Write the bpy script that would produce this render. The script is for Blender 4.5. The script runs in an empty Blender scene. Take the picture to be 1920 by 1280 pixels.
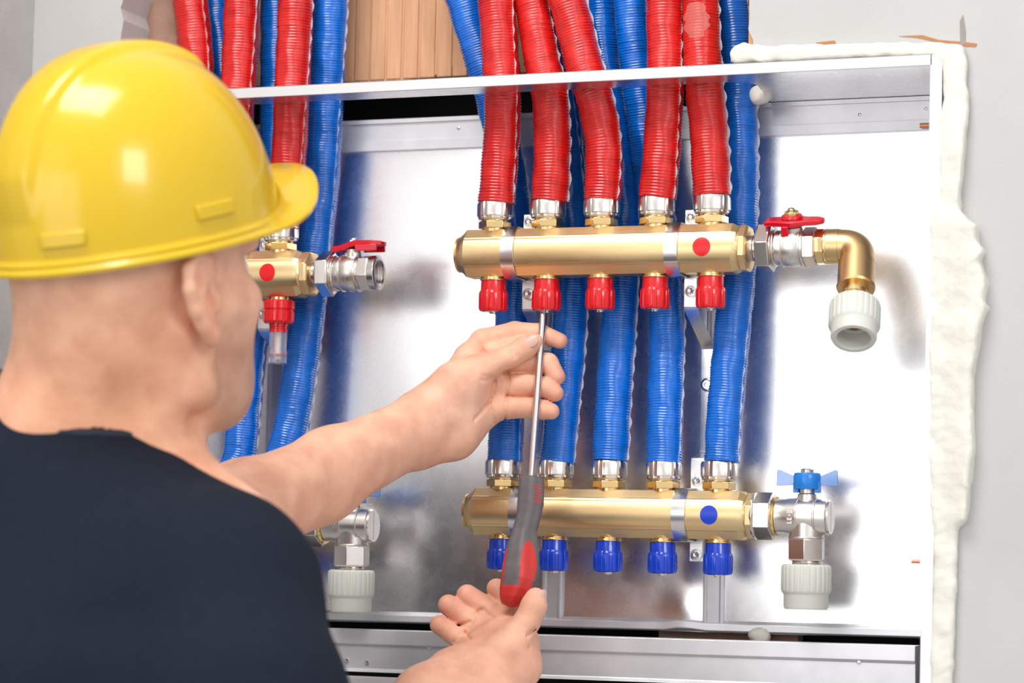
import bpy, math, random
import numpy as np
from mathutils import Vector, Matrix
from mathutils.geometry import tessellate_polygon

# ------------------------------------------------------------------ camera
W_PX, H_PX, F = 1920, 1280, 4600.0
yaw, pitch, roll = math.radians(20.3), math.radians(4.7), math.radians(1.2)
fwd = np.array([-math.sin(yaw)*math.cos(pitch), math.cos(yaw)*math.cos(pitch), math.sin(pitch)])
rt = np.array([math.cos(yaw), math.sin(yaw), 0.0]); up0 = np.cross(rt, fwd)
CR = rt*math.cos(roll) + up0*math.sin(roll)
CU = -rt*math.sin(roll) + up0*math.cos(roll)
def ray(px, py): return fwd + CR*(px-960)/F - CU*(py-640)/F
CAM = np.array([.10, -.085, 1.30]) - 2.15*ray(1127, 472)
def PW(px, py, Y):
    q = ray(px, py); t = (Y-CAM[1])/q[1]; return CAM + t*q
def PZ(px, py, z): return CAM + z*ray(px, py)

scene = bpy.context.scene
cd = bpy.data.cameras.new('camera'); cam = bpy.data.objects.new('camera', cd)
scene.collection.objects.link(cam); scene.camera = cam
cd.sensor_width = 36; cd.lens = F/W_PX*36; cd.clip_start = .05
m = Matrix(((CR[0], CU[0], -fwd[0], CAM[0]), (CR[1], CU[1], -fwd[1], CAM[1]), (CR[2], CU[2], -fwd[2], CAM[2]), (0, 0, 0, 1)))
cam.matrix_world = m
cd.dof.use_dof = True; cd.dof.focus_distance = 2.14; cd.dof.aperture_fstop = 5.2

# ------------------------------------------------------------------ light
scene.view_settings.view_transform = 'Standard'; scene.view_settings.look = 'None'
scene.view_settings.gamma = 1; scene.view_settings.use_curve_mapping = False
scene.view_settings.exposure = 0.0
wd = bpy.data.worlds.new('room_daylight'); scene.world = wd; wd.use_nodes = True
nt = wd.node_tree; nt.nodes.clear()
wo = nt.nodes.new('ShaderNodeOutputWorld'); bg = nt.nodes.new('ShaderNodeBackground')
tc = nt.nodes.new('ShaderNodeTexCoord'); sx = nt.nodes.new('ShaderNodeSeparateXYZ')
nt.links.new(tc.outputs['Generated'], sx.inputs[0])
rz = nt.nodes.new('ShaderNodeValToRGB'); rz.color_ramp.interpolation = 'EASE'
mr = nt.nodes.new('ShaderNodeMapRange'); mr.inputs['From Min'].default_value = -1; mr.inputs['From Max'].default_value = 1
nt.links.new(sx.outputs['Z'], mr.inputs['Value']); nt.links.new(mr.outputs[0], rz.inputs[0])
e = rz.color_ramp.elements; e[0].position = 0.0; e[0].color = (.50, .49, .48, 1); e[1].position = 1.0; e[1].color = (1.0, 1.0, 1.0, 1)
a = e.new(.40); a.color = (.86, .86, .88, 1); a = e.new(.48); a.color = (.93, .93, .95, 1)
nt.links.new(rz.outputs[0], bg.inputs[0]); bg.inputs[1].default_value = .92
nt.links.new(bg.outputs[0], wo.inputs[0])
def area(name, loc, target, size, energy, col=(1, 1, 1)):
    l = bpy.data.lights.new(name, 'AREA'); l.shape = 'RECTANGLE'; l.size, l.size_y = size; l.energy = energy; l.color = col
    o = bpy.data.objects.new(name, l); scene.collection.objects.link(o); o.location = loc
    o.rotation_euler = (Vector(target)-Vector(loc)).to_track_quat('-Z', 'Y').to_euler()
    return o
area('ceiling_light', (-.1, -1.5, 3.0), (0, -.4, 1.4), (1.1, .8), 36, (1, .97, .93))
area('window_light', (-1.6, -4.0, 2.1), (.1, 0, 1.25), (2.6, 2.2), 9, (1, .99, .97))
area('fill_light', (-.45, -2.9, 1.15), (-.1, -.4, 1.35), (1.4, 1.2), 9, (1, .98, .96))  # added fill, no real lamp there; brightens the man's neck and back
area('work_light', (2.0, -2.3, 2.1), (.05, -.1, 1.25), (.8, .8), 20, (1, .98, .95))

# ------------------------------------------------------------------ materials
def mat(name, col, rough=.5, metal=0, bump=0, bscale=200, bdist=.0005, coat=0, var=0, vscale=20, trans=0, alpha=1, sss=0, stretch=None, spec=.5, aniso=0, detail=4, ior=1.45, rvar=0):
    M = bpy.data.materials.new(name); M.use_nodes = True; n = M.node_tree; b = n.nodes['Principled BSDF']
    b.inputs['Base Color'].default_value = (*col, 1); b.inputs['Roughness'].default_value = rough; b.inputs['Metallic'].default_value = metal
    b.inputs['Coat Weight'].default_value = coat; b.inputs['Coat Roughness'].default_value = .08
    b.inputs['Transmission Weight'].default_value = trans; b.inputs['Alpha'].default_value = alpha
    b.inputs['Specular IOR Level'].default_value = spec; b.inputs['IOR'].default_value = ior; b.inputs['Anisotropic'].default_value = aniso
    if sss:
        b.inputs['Subsurface Weight'].default_value = sss; b.inputs['Subsurface Scale'].default_value = .004
        b.inputs['Subsurface Radius'].default_value = (1, .35, .2)
    t = n.nodes.new('ShaderNodeTexCoord'); mp = n.nodes.new('ShaderNodeMapping'); n.links.new(t.outputs['Object'], mp.inputs[0])
    if stretch: mp.inputs['Scale'].default_value = stretch
    if bump:
        z = n.nodes.new('ShaderNodeTexNoise'); z.inputs['Scale'].default_value = bscale; z.inputs['Detail'].default_value = detail
        bn = n.nodes.new('ShaderNodeBump'); bn.inputs['Strength'].default_value = bump; bn.inputs['Distance'].default_value = bdist
        n.links.new(mp.outputs[0], z.inputs['Vector']); n.links.new(z.outputs[0], bn.inputs['Height']); n.links.new(bn.outputs[0], b.inputs['Normal'])
    if var or rvar:
        z = n.nodes.new('ShaderNodeTexNoise'); z.inputs['Scale'].default_value = vscale; z.inputs['Detail'].default_value = 5
        n.links.new(mp.outputs[0], z.inputs['Vector'])
    if var:
        r = n.nodes.new('ShaderNodeValToRGB'); r.color_ramp.elements[0].position = .3; r.color_ramp.elements[1].position = .7
        r.color_ramp.elements[0].color = (*[c*(1-var) for c in col], 1); r.color_ramp.elements[1].color = (*[min(1, c*(1+var*.4)) for c in col], 1)
        n.links.new(z.outputs[0], r.inputs[0]); n.links.new(r.outputs[0], b.inputs['Base Color'])
    if rvar:
        q = n.nodes.new('ShaderNodeMapRange'); q.inputs['To Min'].default_value = max(.02, rough-rvar); q.inputs['To Max'].default_value = rough+rvar
        q.inputs['From Min'].default_value = .3; q.inputs['From Max'].default_value = .7
        n.links.new(z.outputs[0], q.inputs['Value']); n.links.new(q.outputs[0], b.inputs['Roughness'])
    return M
M = dict(
 plaster=mat('plaster', (.50, .495, .49), .85, bump=.35, bscale=420, bdist=.0006, var=.05, vscale=14),
 plaster_side=mat('plaster_rough', (.47, .45, .445), .9, bump=.5, bscale=420, bdist=.0008, var=.08, vscale=30),
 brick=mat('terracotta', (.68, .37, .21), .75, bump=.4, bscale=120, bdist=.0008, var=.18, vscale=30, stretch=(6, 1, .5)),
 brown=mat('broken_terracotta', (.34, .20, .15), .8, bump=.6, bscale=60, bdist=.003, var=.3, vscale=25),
 dark=mat('cavity_shade', (.012, .012, .013), .9),  # near-black colour stands in for the shade of the unlit cavity
 galv=mat('galvanised_sheet', (.88, .88, .90), .27, 1, bump=.05, bscale=900, bdist=.0002, rvar=.022, vscale=60),
 galv_white=mat('galvanised_rail', (.74, .74, .77), .36, .5, bump=.1, bscale=300, bdist=.0002, var=.1, vscale=30),
 lip=mat('white_coated_steel', (.70, .70, .70), .28, .25),
 zinc=mat('zinc_steel', (.80, .80, .82), .26, 1, bump=.1, bscale=200, bdist=.0003, var=.08, vscale=80),
 brass=mat('brass', (.82, .61, .33), .37, 1, bump=.12, bscale=160, bdist=.0002, var=.16, vscale=26, stretch=(.35, 1, 1.6), rvar=.06),
 brass_br=mat('bright_brass', (.88, .63, .30), .2, 1, bump=.05, bscale=300, bdist=.0002),
 brass_cast=mat('cast_brass', (.72, .50, .24), .34, 1, bump=.3, bscale=900, bdist=.0002, var=.08, vscale=60),
 nickel=mat('nickel', (.80, .75, .71), .22, 1, bump=.06, bscale=250, bdist=.0002, var=.06, vscale=80),
 nickel_cast=mat('cast_nickel', (.74, .70, .66), .33, 1, bump=.3, bscale=900, bdist=.0002),
 red_film=mat('red_film', (.66, .012, .010), .20, bump=.55, bscale=150, bdist=.0009, coat=.6, var=.22, vscale=60, stretch=(1, 1, 2.2)),
 blue_film=mat('blue_film', (.001, .150, .66), .20, bump=.45, bscale=170, bdist=.0007, coat=.6, var=.18, vscale=60, stretch=(1, 1, 2.2)),
 film_patch=mat('cloudy_film_patch', (.74, .26, .22), .3, bump=.7, bscale=260, bdist=.001, alpha=.38),
 seam=mat('clear_film_edge', (.80, .82, .88), .25, bump=.6, bscale=300, bdist=.001, alpha=.38),
 red_pl=mat('red_plastic', (.66, .006, .012), .22, coat=.4),
 red_en=mat('red_enamel', (.62, .004, .02), .18, coat=.5),
 blue_pl=mat('blue_plastic', (.005, .045, .50), .22, coat=.4),
 red_dot=mat('red_sticker', (.70, .006, .015), .3), blue_dot=mat('blue_sticker', (.01, .05, .52), .3),
 blue_hub=mat('blue_handle_plastic', (.01, .20, .66), .3, coat=.2),
 blue_wing=mat('pale_blue_handle_wing', (.16, .34, .72), .25, alpha=.62),
 ppr=mat('grey_white_polypropylene', (.60, .61, .56), .42, bump=.05, bscale=300),
 clear=mat('clear_tube', (.95, .96, .97), .06, trans=.85, alpha=.75),
 white_pl=mat('white_plastic', (.8, .8, .8), .4),
 black=mat('black_hole', (.01, .01, .01), .8),
 foam=mat('cream_foam', (.74, .72, .65), .75, bump=.5, bscale=160, bdist=.0015, var=.08, vscale=40),
 yellow=mat('yellow_hat_plastic', (.64, .42, .006), .24, coat=.35, sss=0),
 steel=mat('screwdriver_steel', (.66, .62, .60), .24, 1),
 grip=mat('dark_grey_rubber', (.125, .112, .115), .5, bump=.3, bscale=500, bdist=.0003, var=.2, vscale=60),
 grip_red=mat('red_rubber', (.58, .035, .03), .42, bump=.15, bscale=500, bdist=.0003, var=.15, vscale=60),
 shirt=mat('navy_cotton', (.0095, .0145, .026), .92, bump=.4, bscale=700, bdist=.0008, var=.12, vscale=120, spec=.2),
 collar=mat('dark_navy_rib', (.034, .038, .052), .9, bump=.5, bscale=500, bdist=.0008, spec=.2),
 nail=mat('nail', (.68, .43, .35), .28, sss=.1),
 copper=mat('copper', (.8, .35, .2), .4, .6),
 eye=mat('eye_white', (.8, .78, .75), .2), iris=mat('iris', (.08, .05, .03), .2),
)
def skin_material():
    Mm = mat('skin', (.64, .36, .255), .52, bump=.45, bscale=330, bdist=.0005, sss=.12, spec=.4)
    n = Mm.node_tree; b = n.nodes['Principled BSDF']
    at = n.nodes.new('ShaderNodeAttribute'); at.attribute_name = 'tint'
    z = n.nodes.new('ShaderNodeTexNoise'); z.inputs['Scale'].default_value = 45; z.inputs['Detail'].default_value = 6
    t = n.nodes['Texture Coordinate']; n.links.new(t.outputs['Object'], z.inputs[0])
    mx = n.nodes.new('ShaderNodeMix'); mx.data_type = 'RGBA'; mx.blend_type = 'MULTIPLY'; mx.inputs[0].default_value = 1
    r = n.nodes.new('ShaderNodeValToRGB'); r.color_ramp.elements[0].position = .35; r.color_ramp.elements[1].position = .65
    r.color_ramp.elements[0].color = (.88, .79, .76, 1); r.color_ramp.elements[1].color = (1.05, 1.04, 1.03, 1)
    n.links.new(z.outputs[0], r.inputs[0]); n.links.new(at.outputs['Color'], mx.inputs[6]); n.links.new(r.outputs[0], mx.inputs[7])
    n.links.new(mx.outputs[2], b.inputs['Base Color'])
    return Mm
M['skin'] = skin_material()

# ------------------------------------------------------------------ object helpers
LINK = scene.collection.objects.link
def tag(o, label, cat, group=None):
    o['label'] = label; o['category'] = cat
    if group: o['group'] = group
    return o
def empty(name, loc=(0, 0, 0), rot=(0, 0, 0)):
    o = bpy.data.objects.new(name, None); LINK(o); o.location = loc; o.rotation_euler = rot; o.empty_display_size = .02
    return o
def copy_tree(o, parent=None):
    c = o.copy(); LINK(c)
    if parent is not None: c.parent = parent
    for ch in list(o.children): copy_tree(ch, c)
    return c
def frame(axis, origin=(0, 0, 0), ref=None):
    """matrix whose local Z is axis"""
    z = Vector(axis).normalized(); r = Vector(ref) if ref is not None else (Vector((1, 0, 0)) if abs(z.x) < .9 else Vector((0, 1, 0)))
    x = (r - z*r.dot(z)).normalized(); y = z.cross(x)
    mm = Matrix((x, y, z)).transposed().to_4x4(); mm.translation = Vector(origin)
    return mm
class MB:
    def __init__(s): s.v = []; s.f = []
    def add(s, vs, fs, mx=None):
        o = len(s.v)
        for p in vs:
            p = Vector(p)
            if mx is not None: p = mx @ p
            s.v.append(tuple(p))
        s.f += [tuple(i+o for i in f) for f in fs]; return s
    def loft(s, rings, mx=None, cap=True, closed=True):
        n = len(rings[0]); vs = [p for r in rings for p in r]; fs = []
        for i in range(len(rings)-1):
            for j in range(n if closed else n-1):
                k = (j+1) % n; fs.append((i*n+j, i*n+k, (i+1)*n+k, (i+1)*n+j))
        if cap: fs.append(tuple(range(n-1, -1, -1))); fs.append(tuple((len(rings)-1)*n+j for j in range(n)))
        return s.add(vs, fs, mx)
    def lathe(s, prof, mx=None, n=48, rf=None, cap=True):
        rings = []
        for i, (r, h) in enumerate(prof):
            ring = []
            for j in range(n):
                t = 2*math.pi*j/n; q = r*(rf(t, i) if rf else 1)
                ring.append((q*math.cos(t), q*math.sin(t), h))
            rings.append(ring)
        return s.loft(rings, mx, cap)
    def ngon(s, prof, sides, mx=None, rot=0):
        rings = [[(r*math.cos(rot+2*math.pi*j/sides), r*math.sin(rot+2*math.pi*j/sides), h) for j in range(sides)] for r, h in prof]
        return s.loft(rings, mx)
    def box(s, lo, hi, mx=None):
        x0, y0, z0 = lo; x1, y1, z1 = hi
        vs = [(x0, y0, z0), (x1, y0, z0), (x1, y1, z0), (x0, y1, z0), (x0, y0, z1), (x1, y0, z1), (x1, y1, z1), (x0, y1, z1)]
        return s.add(vs, [(0, 3, 2, 1), (4, 5, 6, 7), (0, 1, 5, 4), (1, 2, 6, 5), (2, 3, 7, 6), (3, 0, 4, 7)], mx)
    def prism(s, pts, y0, y1, mx=None):
        """polygon in x,z extruded from y0 to y1"""
        n = len(pts); vs = [(x, y0, z) for x, z in pts]+[(x, y1, z) for x, z in pts]
        tri = tessellate_polygon([[Vector((x, z, 0)) for x, z in pts]])
        ar = sum(pts[i][0]*pts[(i+1) % n][1]-pts[(i+1) % n][0]*pts[i][1] for i in range(n))
        fs = []
        for t in tri:
            a, b, c = t
            cr = (pts[b][0]-pts[a][0])*(pts[c][1]-pts[a][1])-(pts[b][1]-pts[a][1])*(pts[c][0]-pts[a][0])
            if cr < 0: b, c = c, b
            fs.append((a, b, c)); fs.append((a+n, c+n, b+n))
        for i in range(n):
            k = (i+1) % n; fs.append((i, i+n, k+n, k) if ar > 0 else (i, k, k+n, i+n))
        return s.add(vs, fs, mx)
    def tube(s, pts, r, n=12, mx=None):
        P = [Vector(p) for p in pts]; rings = []; prev = None
        for i, p in enumerate(P):
            d = (P[min(i+1, len(P)-1)]-P[max(i-1, 0)]).normalized()
            if prev is None: prev = Vector((0, 0, 1)) if abs(d.z) < .9 else Vector((1, 0, 0))
            a = (prev-d*prev.dot(d)).normalized(); prev = a; b = d.cross(a); rr = r[i] if hasattr(r, '__len__') else r
            rings.append([tuple(p+(a*math.cos(2*math.pi*j/n)+b*math.sin(2*math.pi*j/n))*rr) for j in range(n)])
        return s.loft(rings, mx)
    def build(s, name, m, parent=None, angle=35, bevel=0, fix=True):
        me = bpy.data.meshes.new(name); me.from_pydata(s.v, [], s.f); me.materials.append(m)
        if fix:
            import bmesh
            bm = bmesh.new(); bm.from_mesh(me); bmesh.ops.recalc_face_normals(bm, faces=bm.faces); bm.to_mesh(me); bm.free()
        me.shade_smooth(); me.set_sharp_from_angle(angle=math.radians(angle))
        o = bpy.data.objects.new(name, me); LINK(o)
        if parent is not None: o.parent = parent
        if bevel:
            b = o.modifiers.new('bevel', 'BEVEL'); b.width = bevel; b.segments = 2; b.limit_method = 'ANGLE'; b.angle_limit = math.radians(30); b.harden_normals = False
        return o
def struct(o): o['kind'] = 'structure'; return o
def catmull(P, n=12):
    P = [np.array(p, float) for p in P]; Q = [2*P[0]-P[1]]+P+[2*P[-1]-P[-2]]; out = []
    for i in range(1, len(Q)-2):
        for k in range(n):
            t = k/n; a, b, c, d = Q[i-1], Q[i], Q[i+1], Q[i+2]
            out.append(.5*((2*b)+(-a+c)*t+(2*a-5*b+4*c-d)*t*t+(-a+3*b-3*c+d)*t**3))
    out.append(P[-1]); return out
rng = random.Random(4)

# ------------------------------------------------------------------ setting: plaster, brick chase, cavity
YW = -.128
RX = PW(1745, 123, -.135)[0]                   # right edge of the cabinet
ZT = PW(1745, 123, -.135)[2]                   # underside of the top front lip
LX = PW(205, 300, -.135)[0]
ZB = PW(1720, 1295, -.135)[2]
p = lambda x, y, Y=YW: (PW(x, y, Y)[0], PW(x, y, Y)[2])
rgt = [p(x, y) for x, y in [(1398, -140), (1404, -20), (1406, 30), (1403, 55), (1412, 75), (1412, 128)]]
lft = [p(x, y) for x, y in [(238, 190), (222, 100), (228, 60), (232, 38), (226, 15), (238, -20), (234, -140)]]
RX2 = PW(1725, 1200, -.135)[0]                 # slightly out of plumb at the foot
out = [(-1.6, 2.0), (-1.6, .3), (1.6, .3), (1.6, 2.0), (rgt[0][0], 2.0)] + rgt + [(rgt[-1][0], ZT+.008), (RX+.005, ZT+.008), (RX2+.005, ZB-.01), (LX-.002, ZB-.01), (LX-.002, ZT+.012), (lft[0][0], ZT+.012)] + lft + [(lft[-1][0], 2.0)]
b = MB(); b.prism(out, YW, YW+.05)
struct(b.build('wall_back', M['plaster'], angle=20))
# broken edge strips of the chase sides (brick reveals)
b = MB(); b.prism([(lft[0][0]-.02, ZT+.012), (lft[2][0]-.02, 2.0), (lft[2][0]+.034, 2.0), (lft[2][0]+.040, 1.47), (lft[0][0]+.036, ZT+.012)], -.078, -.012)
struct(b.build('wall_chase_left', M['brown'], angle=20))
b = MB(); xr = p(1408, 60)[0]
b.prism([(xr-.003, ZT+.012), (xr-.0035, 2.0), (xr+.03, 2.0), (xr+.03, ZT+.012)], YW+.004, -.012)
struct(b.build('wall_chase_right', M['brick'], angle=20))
# brick backing of the chase with a torn lower right corner, ribbed hollow blocks
bk = lambda x, y: (PW(x, y, -.008)[0], PW(x, y, -.008)[2])
edge = [bk(x, y) for x, y in [(100, 168), (560, 160), (700, 156), (742, 152), (752, 154), (770, 148), (806, 146), (824, 138), (852, 124), (868, 120), (885, 112), (1000, 100), (1420, 90)]]
b = MB(); b.prism(edge + [(edge[-1][0], 2.0), (edge[0][0], 2.0)], -.008, .02)
x = edge[0][0]
while x < edge[-1][0]:
    w = .0152; b.box((x, -.0092, 1.478), (x+w, -.006, 2.0)); x += .0165+rng.uniform(-.001, .001)
struct(b.build('wall_brick', M['brick'], angle=20, bevel=.001))
b = MB(); b.box((LX-.1, .10, .7), (RX+.1, .11, 2.0)); b.box((LX-.1, .0, .7), (LX-.09, .1, 2.0)); b.box((RX+.09, .0, .7), (RX+.1, .1, 2.0))
b.box((LX-.1, .004, 2.0), (RX+.1, .11, 2.01)); b.box((LX-.1, .004, .69), (RX+.1, .11, .70))
struct(b.build('wall_cavity', M['dark']))
# left return wall
xc = p(62, 100)[0]
b = MB(); b.box((xc-.03, -.80, .3), (xc, YW+.001, 2.0)); struct(b.build('wall_left', M['plaster_side']))
# scratches on the plaster: pencil mark and score line
b = MB()
b.prism([p(*q) for q in [(1800, 40), (1806, 28), (1811, 60), (1810, 84), (1801, 84)]], YW-.0006, YW+.002)
b.build('trim_1', mat('grey_scratch', (.30, .27, .25), .9)); bpy.data.objects['trim_1']['kind'] = 'structure'
b = MB(); b.prism([p(*q) for q in [(1686, 68), (1730, 66), (1760, 75), (1810, 79), (1832, 82), (1830, 88), (1806, 87), (1760, 80), (1720, 71)]], YW-.0005, YW+.002)
b.prism([p(*q) for q in [(1530, 80), (1565, 76), (1568, 82), (1540, 84)]], YW-.0005, YW+.002)
b.build('trim_2', mat('orange_scratch', (.42, .20, .09), .9)); bpy.data.objects['trim_2']['kind'] = 'structure'

# ------------------------------------------------------------------ cabinet
cab = empty('manifold_cabinet', (RX, 0, ZB))
tag(cab, 'galvanised sheet metal cabinet recessed in the plaster wall behind all the pipes', 'cabinet')
def cpart(b, name, m, **k):
    b.v = [(x-RX, y, z-ZB) for x, y, z in b.v]; return b.build(name, m, cab, **k)
zb0 = PW(615, 1164, 0)[2]; zb1 = PW(1719, 1196, 0)[2]
# back panel: pressed sheet with faint dents
b = MB(); nx, nz = 150, 70; z_top = ZT-.030
vs = []; 
for j in range(nz+1):
    for i in range(nx+1):
        X = LX+.002+(RX-.003-LX)*i/nx; t = (X-PW(615, 1164, 0)[0])/(PW(1719, 1196, 0)[0]-PW(615, 1164, 0)[0])
        zl = zb0+(zb1-zb0)*t; Z = zl+(z_top-zl)*j/nz
        Y = .0008*math.sin(X*9+1)*math.sin(Z*13)+.0004*math.sin(X*31+Z*17)
        dx, dz = X-PW(1285, 1165, 0)[0], Z-PW(1285, 1150, 0)[2]
        Y -= .0035*math.exp(-(dx*dx/.00022+dz*dz/.0004))
        vs.append((X, Y, Z))
b.add(vs, [(j*(nx+1)+i, j*(nx+1)+i+1, (j+1)*(nx+1)+i+1, (j+1)*(nx+1)+i) for j in range(nz) for i in range(nx)])
cpart(b, 'back_panel', M['galv'], fix=False)
# folded lower edge of the back panel
b = MB(); rings = []
for i in range(60):
    X = LX+.002+(RX-.004-LX)*i/59; t = (X-PW(615, 1164, 0)[0])/(PW(1719, 1196, 0)[0]-PW(615, 1164, 0)[0]); zl = zb0+(zb1-zb0)*t
    d = .003*math.exp(-((X-PW(1285, 1165, 0)[0])**2/.0001)); rings.append([(X, -.0045-d, zl+.008+d), (X, -.0055-d, zl+.0012+d), (X, .001, zl-.0002), (X, .001, zl+.011)])
b.loft(rings); cpart(b, 'bottom_fold', M['galv_white'], bevel=.0008)
# top: white front lip, underside strip with cut-out, full shelf at the right
b = MB(); b.box((LX, -.137, ZT), (RX+.0015, -.135, ZT+.0095)); b.box((LX, -.137, ZT+.0085), (RX+.010, -.105, ZT+.0095)); cpart(b, 'top_lip', M['lip'], bevel=.0004)
c1 = PW(1384, 157, -.105)[0]; c2 = PW(1448, 189, 0)[0]
pts = [(LX, -.135), (RX, -.135), (RX, .0), (c2+.004, .0), (c2, -.004), (c1+.012, -.088), (c1+.004, -.100), (c1-.008, -.1045), (LX, -.1045)]
b = MB(); b.prism(pts, 0, .0012, Matrix(((1, 0, 0, 0), (0, 0, 1, 0), (0, -1, 0, ZT+.0012), (0, 0, 0, 1)))); cpart(b, 'top_panel', M['galv'])
# rear rail under the top
zr0 = PW(893, 218, 0)[2]; zr_b = PW(1743, 245, 0)[2]; zr_m = PW(1743, 226, 0)[2]
b = MB(); b.box((LX, -.003, zr_m-.0005), (RX-.001, .001, zr0)); b.box((c2, -.003, zr0), (RX-.001, .001, ZT)); b.box((LX, -.006, zr_b), (RX-.001, .001, zr_m)); b.box((LX, -.005, zr0-.004), (RX-.001, 0, zr0))
cpart(b, 'rear_rail', M['galv_white'], bevel=.0006)
for q in [(1612, 215), (1736, 204), (860, 240)]:
    b = MB(); c = PW(*q, -.003); b.lathe([(.0014, 0), (.0014, .0008), (.0008, .0012)], frame((0, -1, 0), c), n=12); cpart(b, 'rivet', M['zinc'])
# right side: return, front flange (slightly out of plumb)
b = MB(); zt2 = ZT+.0095
b.add([(RX, -.137, zt2), (RX+.010, -.137, zt2), (RX2+.0095, -.137, ZB-.02), (RX2, -.137, ZB-.02), (RX, -.134, zt2), (RX+.010, -.134, zt2), (RX2+.0095, -.134, ZB-.02), (RX2, -.134, ZB-.02)],
      [(0, 1, 2, 3), (7, 6, 5, 4), (0, 4, 5, 1), (1, 5, 6, 2), (2, 6, 7, 3), (3, 7, 4, 0)])
cpart(b, 'side_flange', M['lip'], bevel=.0004)
b = MB(); b.add([(RX, -.135, ZT), (RX2, -.135, ZB-.02), (RX2, .0, ZB-.02), (RX, .0, ZT), (RX+.001, -.135, ZT), (RX2+.001, -.135, ZB-.02), (RX2+.001, .0, ZB-.02), (RX+.001, .0, ZT)],
      [(0, 1, 2, 3), (7, 6, 5, 4), (0, 4, 5, 1), (1, 5, 6, 2), (2, 6, 7, 3), (3, 7, 4, 0)]); cpart(b, 'side_panel', M['galv'])
b = MB(); b.box((LX-.001, -.137, ZB-.02), (LX+.008, -.134, ZT+.009)); b.box((LX-.001, -.135, ZB-.02), (LX, 0, ZT)); cpart(b, 'side_panel', M['galv_white'])
# lower rail
YL = -.050
b = MB(); rings = []
for i in range(2):
    px = [150, 1716][i]; f1 = 1178+(px-615)*.0295; f2 = 1257+(px-615)*.036
    a_ = PW(px, f1, YL); c_ = PW(px, f2, YL); zz1, zz2 = a_[2], c_[2]; X = a_[0]
    rings.append([(X, YL+.02, zz1), (X, YL, zz1), (X, YL, zz1-.013), (X, YL+.0025, zz1-.015), (X, YL+.0025, zz2+.003), (X, YL-.001, zz2), (X, YL+.02, zz2)])
b.loft(rings); cpart(b, 'lower_rail', M['galv_white'], bevel=.0005)
for q in [(650, 1238), (748, 1195), (805, 1212), (688, 1242), (1610, 1240)]:
    b = MB(); c = PW(*q, YL+.002); b.lathe([(.0020, -.002), (.0020, .0006), (.0012, .0008)], frame((0, -1, 0), c), n=14); cpart(b, 'rivet', M['zinc'])
b = MB(); c = PW(1738, 235, -.010); b.lathe([(.0022, -.006), (.0022, .008)], frame((1, 0, 0), c), n=16); cpart(b, 'pipe_stub', M['copper'])
b = MB(); c = PW(1716, 1052, -.06); b.lathe([(.0017, -.003), (.0017, .004)], frame((1, 0, 0), c), n=16); cpart(b, 'grommet', M['copper'])
# brick rubble and foam seen in the gap below the back panel
b = MB(); q0 = PW(1240, 1180, .02); q1 = PW(1500, 1215, .02); b.box((q0[0], .012, q1[2]-.01), (q1[0], .03, q0[2]+.003)); struct(b.build('wall_brick_low', M['brown']))

# ------------------------------------------------------------------ mounting rails on the back panel
def mrail(px, label, z0=1.34):
    X = PW(px, 1120, -.004)[0]; zt = PW(px, 1170, -.004)[2]
    b = MB(); w = .0095; sec = [(-w, 0), (-w, -.0030), (-w+.001, -.0036), (-w+.0030, -.0036), (-w+.0040, -.0020), (w-.0040, -.0020), (w-.0030, -.0036), (w-.001, -.0036), (w, -.0030), (w, 0)]
    b.loft([[(x, y-.0005, 0) for x, y in sec], [(x, y-.0005, z0-zt) for x, y in sec]])
    o = b.build('mounting_rail', M['galv_white'], bevel=.0005); o.location = (X, 0, zt); tag(o, label, 'rail')
mrail(1337, 'vertical steel mounting rail on the back sheet, emerging below the rightmost blue valve cap')
mrail(1034, 'vertical steel mounting rail emerging below the blue cap just right of the screwdriver')
mrail(506, 'vertical steel mounting rail on the back sheet between two blue hoses beside the man\'s face')

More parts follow.
